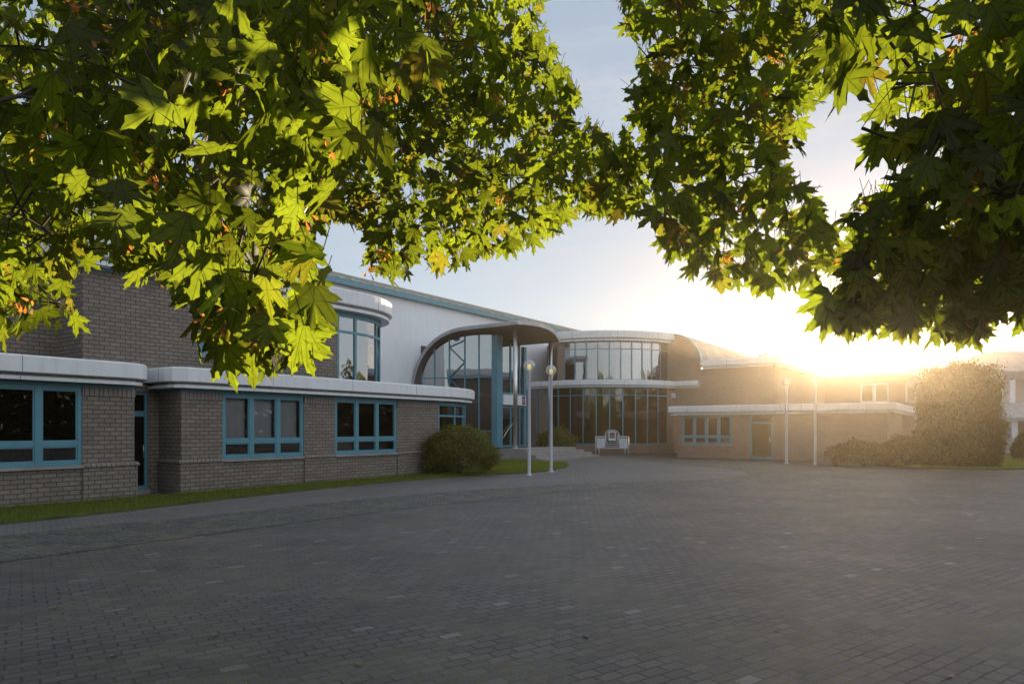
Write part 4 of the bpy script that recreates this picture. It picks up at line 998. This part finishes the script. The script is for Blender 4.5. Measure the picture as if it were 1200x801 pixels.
# a far wood on the open sides of the plaza
tl = []; tn = []; g0 = np.random.default_rng(77)
for (x0, y0), (x1, y1), hh in (((66, 46), (58, -10), 11.2), ((58, -10), (40, -46), 11.2), ((40, -50), (-44, -50), 9.5)):
    n_ = 16000; f_ = g0.random(n_); zf = g0.random(n_) ** .9
    prof_ = .75 + .25 * np.sin(f_ * 37 + x0) * np.sin(f_ * 17.3) + .1 * np.sin(f_ * 91)
    c_ = np.stack([x0 + (x1 - x0) * f_ + g0.normal(0, 1.6, n_), y0 + (y1 - y0) * f_ + g0.normal(0, 1.6, n_), hh * prof_ * zf], 1); tl.append(c_); tn.append(g0.normal(size=(n_, 3)))
c_ = np.concatenate(tl); v_ = leaf_quads(c_, np.concatenate(tn), .55 * g0.uniform(.6, 1.3, len(c_)))
tag(np_mesh('treeline', v_, np.arange(len(c_) * 4), 4, M['bgleaf']), 'wood round the plaza mirrored dark in the window glass', 'trees', None, 'stuff')

# ------------------------------------------------------------------ the two maples overhead
HALF = [(0, 1.0), (.045, .86), (.115, .80), (.085, .70), (.12, .52), (.24, .60), (.30, .70), (.345, .655), (.52, .74), (.445, .58), (.47, .50), (.38, .43), (.345, .35), (.27, .285), (.36, .29), (.43, .235), (.53, .20), (.40, .115), (.28, .10), (.15, .01), (0, .06)]
OUT = [(x, y) for x, y in HALF] + [(-x, y) for x, y in HALF[-2:0:-1]]
LC = [(0, .33)] + OUT
# vein point ring to keep a fold along the midrib
LV = np.array([(x, y, 0) for x, y in LC], np.float32); LV[:, 1] -= .06
LN = len(LV); LF = []
for k in range(1, LN): LF += [0, k, 1 + (k % (LN - 1))]
LF = np.array(LF, np.int32)
def maple_leaves(pos, tipd, nrm, size, g):
    n = len(pos)
    y = tipd / np.linalg.norm(tipd, axis=1, keepdims=True); z = nrm - (nrm * y).sum(1, keepdims=True) * y; z /= np.linalg.norm(z, axis=1, keepdims=True) + 1e-9; x = np.cross(y, z)
    fold = g.uniform(.02, .5, n); curl = g.uniform(-.15, .55, n); tw = g.normal(0, .12, n)
    lx, ly = LV[None, :, 0], LV[None, :, 1]
    wob = g.normal(0, .012, (n, LN))
    lz = fold[:, None] * np.abs(lx) * .8 - curl[:, None] * ly ** 2 * .55 - np.abs(lx) ** 2 * .5 * curl[:, None] + tw[:, None] * lx * ly * 2 + wob
    xs = lx * g.uniform(.88, 1.15, n)[:, None]
    v = pos[:, None, :] + size[:, None, None] * (xs[..., None] * x[:, None, :] + ly[..., None] * y[:, None, :] + lz[..., None] * z[:, None, :])
    f = (LF[None, :] + (np.arange(n) * LN)[:, None]).ravel()
    return v.reshape(-1, 3), f
def sample_region(poly, n, y0, y1, g, holes=()):
    xs = [p[0] for p in poly]; ys = [p[1] for p in poly]; X = np.empty(0); Yp = np.empty(0)
    while len(X) < n:
        x = g.uniform(min(xs), max(xs), n * 3); yv = g.uniform(min(ys), max(ys), n * 3); k = in_poly(x, yv, poly)
        for hpoly in holes: k &= ~in_poly(x, yv, hpoly)
        X = np.concatenate([X, x[k]]); Yp = np.concatenate([Yp, yv[k]])
    X, Yp = X[:n], Yp[:n]; D_ = g.uniform(y0, y1, n)
    return np.stack([(X - 600) / F * D_, D_, CAMZ + (502 - Yp) / F * D_], 1)
def seed_bunch(c, g, m_=14):
    vs = []
    for i in range(m_):
        d = g.normal(size=3) * .6 + np.array([0, 0, -.6]); d /= np.linalg.norm(d); o_ = c + g.normal(size=3) * .025
        s = np.cross(d, g.normal(size=3)); s /= np.linalg.norm(s); L_ = .036 * g.uniform(.7, 1.2)
        vs.append([o_, o_ + d * L_ * .35 + s * .004, o_ + d * L_ * .8 + s * .008, o_ + d * L_, o_ + d * L_ * .7 - s * .006, o_ + d * L_ * .3 - s * .003])
    return np.array(vs).reshape(-1, 3)
def maple(loc, label, regions, limbs, seed, keys):
    g = np.random.default_rng(seed); r = empty('maple_tree', loc, label, 'tree'); L0 = Vector(loc)
    tb = MB(); tb.tube([L0, L0 + Vector((.03, .0, .5)), L0 + Vector((0, .05, 1.6)), L0 + Vector((.1, .1, 3.0)), L0 + Vector((.05, .2, 4.6)), L0 + Vector((.0, .3, 6.0))], [.30, .22, .19, .17, .13, .07], 12); tb.build('trunk', M['bark'], r)
    lb = MB(); nodes = []; outer = []
    for lm in limbs:
        s0 = L0 + Vector((0, .1, lm[0])); e0 = P(*lm[1][0])
        mid = s0.lerp(e0, .5) + Vector((g.normal(0, .15), g.normal(0, .3), g.uniform(.15, .5)))
        pts = [s0, mid] + [P(*q) for q in lm[1]]
        sp = smooth_line(pts, 8); k = len(sp)
        lb.tube(sp, [lm[2] * (.12 + .88 * max(0, 1 - i / (k * .8)) ** 1.6) * (.42 if i >= 8 else 1 - .58 * i / 8) for i in range(k)], 7); nodes += sp[4:]; outer += [q for q in sp[3:18] if not (-70 < 600 + 800 * q.x / max(q.y, .2) < 1270 and 502 - 800 * (q.z - CAMZ) / max(q.y, .2) > -70)]
    allv = []; allf = []; off = 0; tips = []
    for (poly, n, y0, y1, smin, smax, holes) in regions:
        p = sample_region(poly, n, y0, y1, g, holes)
        tip = np.stack([g.normal(0, .5, n), g.normal(0, .35, n) - .1, -np.abs(g.normal(.85, .4, n))], 1)
        nr = np.stack([g.normal(0, .75, n) - .1, g.normal(-.55, .6, n), g.normal(.3, .65, n)], 1)
        v, f = maple_leaves(p, tip, nr, g.uniform(smin, smax, n), g)
        allv.append(v); allf.append(f + off); off += len(v); tips.append(p)
    if outer:   # foliage on the limbs nearer the trunk
        oc = np.array([list(q) for q in outer]); oc = oc[g.integers(0, len(oc), 1500)] + np.clip(g.normal(0, 1, (1500, 3)), -1.3, 1.3) * np.array([.38, .38, .42]); oc[:, 2] -= .15
        pxs = 600 + 800 * oc[:, 0] / np.maximum(oc[:, 1], .2); pys = 502 - 800 * (oc[:, 2] - CAMZ) / np.maximum(oc[:, 1], .2)
        oc = oc[((pxs < -80) | (pxs > 1280) | (pys < -80)) & (np.linalg.norm(oc - np.array([0, 0, CAMZ]), axis=1) > 1.2)]; n = len(oc)
        v, f = maple_leaves(oc, np.stack([g.normal(0, .5, n), g.normal(0, .4, n), -np.abs(g.normal(.85, .4, n))], 1), g.normal(size=(n, 3)), g.uniform(.11, .17, n), g)
        allv.append(v); allf.append(f + off); off += len(v); tips.append(oc)
    tips = np.concatenate(tips)
    nar = np.array([list(q) for q in nodes])
    tw = MB(); pick = g.permutation(len(tips))[:int(len(tips) * .16)]
    for i in pick:
        p = Vector(tips[i]); dd = np.linalg.norm(nar - tips[i], axis=1); j = int(np.argmin(dd)); s = Vector(nar[j])
        if dd[j] > .13 * p.y: continue
        mid = s.lerp(p, .55) + Vector((g.normal(0, .04), g.normal(0, .04), .06)); tw.tube([s, mid, p], [.006, .0045, .002], 4, caps=False)
    tw.build('twigs', M['twig'], r)['kind'] = 'stuff'
    lb.build('limbs', M['bark'], r)
    # leaf stalks
    V = np.concatenate(allv); Fc = np.concatenate(allf)
    np_mesh('crown', V, Fc, 3, M['maple'], r, smooth=True, uv=np.tile(LV[:, :2], (len(V) // LN, 1)))
    st = []; n = len(tips); e = tips + np.stack([g.normal(0, .03, n), g.normal(.0, .03, n), g.uniform(.05, .11, n)], 1)
    w = np.array([.0016, 0, 0]); w2 = np.array([0, .0016, 0])
    sv = np.stack([tips - w, tips + w, e + w, e - w], 1).reshape(-1, 3); sv2 = np.stack([tips - w2, tips + w2, e + w2, e - w2], 1).reshape(-1, 3)
    np_mesh('leaf_stalks', np.concatenate([sv, sv2]), np.arange(8 * n), 4, M['stalk'], r)['kind'] = 'stuff'
    kv = []
    for (poly, nb, y0, y1) in keys:
        c = sample_region(poly, nb, y0, y1, g)
        for q in c: kv.append(seed_bunch(q, g, int(g.integers(10, 22))))
    kv = np.concatenate(kv); np_mesh('seed_keys', kv, np.arange(len(kv)), 6, M['key'], r)['kind'] = 'stuff'
    return r

F1 = [(300, -50), (628, -50), (636, 40), (668, 85), (682, 130), (728, 170), (742, 215), (730, 245), (685, 250), (640, 270), (600, 286), (550, 306), (500, 312), (470, 322), (432, 322), (420, 285), (395, 250), (330, 235), (300, 100)]
N2 = [(218, 325), (378, 330), (372, 385), (345, 412), (275, 415), (228, 392)]
N1 = [(60, -70), (515, -70), (520, 50), (492, 110), (445, 160), (398, 205), (388, 262), (392, 310), (378, 335), (362, 380), (335, 400), (290, 402), (262, 388), (240, 362), (236, 320), (180, 300), (130, 270), (60, 190)]
M1 = [(-70, -70), (340, -70), (430, 0), (385, 240), (330, 320), (230, 330), (150, 318), (108, 290), (82, 330), (86, 370), (58, 382), (0, 395), (-70, 400)]
OVER = [(-200, -420), (640, -420), (640, -40), (-200, -40)]
holeL = [[(392, 255), (425, 255), (430, 305), (400, 300)]]
holeB = [[(110, 330), (225, 345), (225, 420), (110, 420)]]
maple((-4.6, 1.2, 0), 'maple tree with backlit leaves filling the upper left', [
    (F1, 3000, 4.2, 8.5, .11, .16, holeL),
    (M1, 3000, 3.0, 7.5, .11, .165, ()),
    (N1, 240, 1.9, 3.0, .12, .185, holeL),
    (N2, 55, 2.2, 3.0, .12, .175, ()),
    (OVER, 700, 2.6, 5.0, .11, .16, ()),
], [
    (2.6, [(-40, 120, 2.4), (120, 60, 2.8), (300, 90, 3.4), (420, 150, 4.2), (560, 200, 5.0), (700, 220, 5.6)], .034),
    (2.3, [(-60, 260, 2.6), (20, 250, 3.2), (80, 300, 4.0), (70, 360, 4.6)], .026),
    (3.0, [(60, -60, 2.6), (180, 80, 2.4), (240, 220, 2.4), (300, 320, 2.5), (330, 390, 2.5)], .024),
    (3.4, [(150, -80, 3.0), (380, -20, 3.8), (520, 60, 4.8), (620, 60, 5.6)], .034),
    (2.8, [(100, 10, 2.3), (330, 40, 2.3), (480, 30, 2.3)], .022),
    (2.6, [(60, 60, 3.2), (300, 180, 4.0), (430, 260, 4.8), (520, 290, 5.2)], .03),
], 21, [(N1, 26, 2.0, 3.0), (F1, 40, 4.2, 5.6), (M1, 40, 3.0, 4.4), ([(230, 370), (330, 360), (345, 410), (270, 405)], 10, 2.3, 2.7)])

R1 = [(722, -60), (990, -60), (985, 60), (955, 110), (935, 140), (925, 190), (946, 228), (984, 258), (986, 310), (950, 322), (930, 322), (880, 340), (840, 330), (795, 300), (768, 262), (770, 225), (760, 180), (742, 130), (745, 60), (730, 20)]
R2 = [(960, -70), (1270, -70), (1270, 230), (1150, 240), (1090, 200), (1020, 170), (1000, 120), (975, 60)]
R3 = [(1000, 230), (1060, 195), (1120, 205), (1270, 180), (1270, 395), (1200, 375), (1160, 372), (1120, 395), (1080, 385), (1055, 378), (1010, 372), (970, 378), (968, 350), (985, 320), (1000, 280)]
R0 = [(696, 175), (735, 150), (752, 180), (760, 250), (720, 240), (700, 215)]
OVR = [(700, -420), (1400, -420), (1400, -40), (700, -40)]
holeR = [[(938, 140), (965, 165), (1000, 190), (1010, 240), (985, 262), (950, 225), (930, 190)], [(1010, 60), (1075, 70), (1085, 130), (1060, 140), (1020, 95)]]
maple((5.4, 1.0, 0), 'maple tree with sunlit leaves filling the upper right', [
    (R1, 1080, 3.4, 6.0, .11, .165, holeR),
    (R2, 235, 2.0, 3.2, .12, .18, holeR),
    (R3, 500, 2.5, 3.6, .11, .17, holeR[:1]),
    (R0, 60, 4.6, 5.4, .11, .15, ()),
    (OVR, 650, 2.4, 5.0, .11, .165, ()),
], [
    (2.7, [(1240, 60, 2.3), (1120, 20, 2.8), (1000, 10, 3.4), (900, 110, 4.0), (850, 220, 4.4), (830, 290, 4.6)], .045),
    (2.2, [(1260, 200, 2.3), (1180, 240, 2.7), (1100, 300, 3.2), (1040, 350, 3.6)], .05),
    (3.2, [(1180, -60, 2.6), (1180, 60, 2.7), (1160, 180, 2.8), (1150, 260, 2.9)], .04),
    (3.3, [(1080, -80, 3.4), (900, -20, 4.0), (800, 60, 4.6), (740, 190, 5.0)], .05),
    (2.8, [(1200, 20, 2.2), (1090, 60, 2.2), (1040, 110, 2.3), (1010, 150, 2.4)], .03),
], 33, [(R1, 60, 3.4, 4.8), (R2, 40, 2.2, 3.2), (R3, 26, 2.8, 4.0)])

# ------------------------------------------------------------------ a few fallen leaves on the paving
gf = np.random.default_rng(5); first = None
for (px, py) in ((646, 788), (907, 738), (1071, 641), (1115, 792), (560, 700), (255, 742), (130, 768), (1010, 700), (770, 660), (420, 776), (1165, 690), (690, 745), (330, 690), (60, 712)):
    p = G(px, py, .012); a = gf.uniform(0, 6.28)
    if first is None:
        v, f = maple_leaves(np.array([[0, 0, 0.]]), np.array([[1., 0, .05]]), np.array([[0, 0, 1.]]), np.array([.065]), gf)
        first = np_mesh('fallen_leaf', v, f, 3, M['dry'], None, smooth=True); o = first
    else: o = first.copy(); COL.objects.link(o)
    o.location = p; o.rotation_euler = (gf.uniform(-.2, .2), gf.uniform(-.2, .2), a); o.scale = [gf.uniform(.6, 1.15)] * 3
    tag(o, 'small dry brown fallen leaf lying on the grey pavers', 'leaf', 'fallen leaves on the paving')
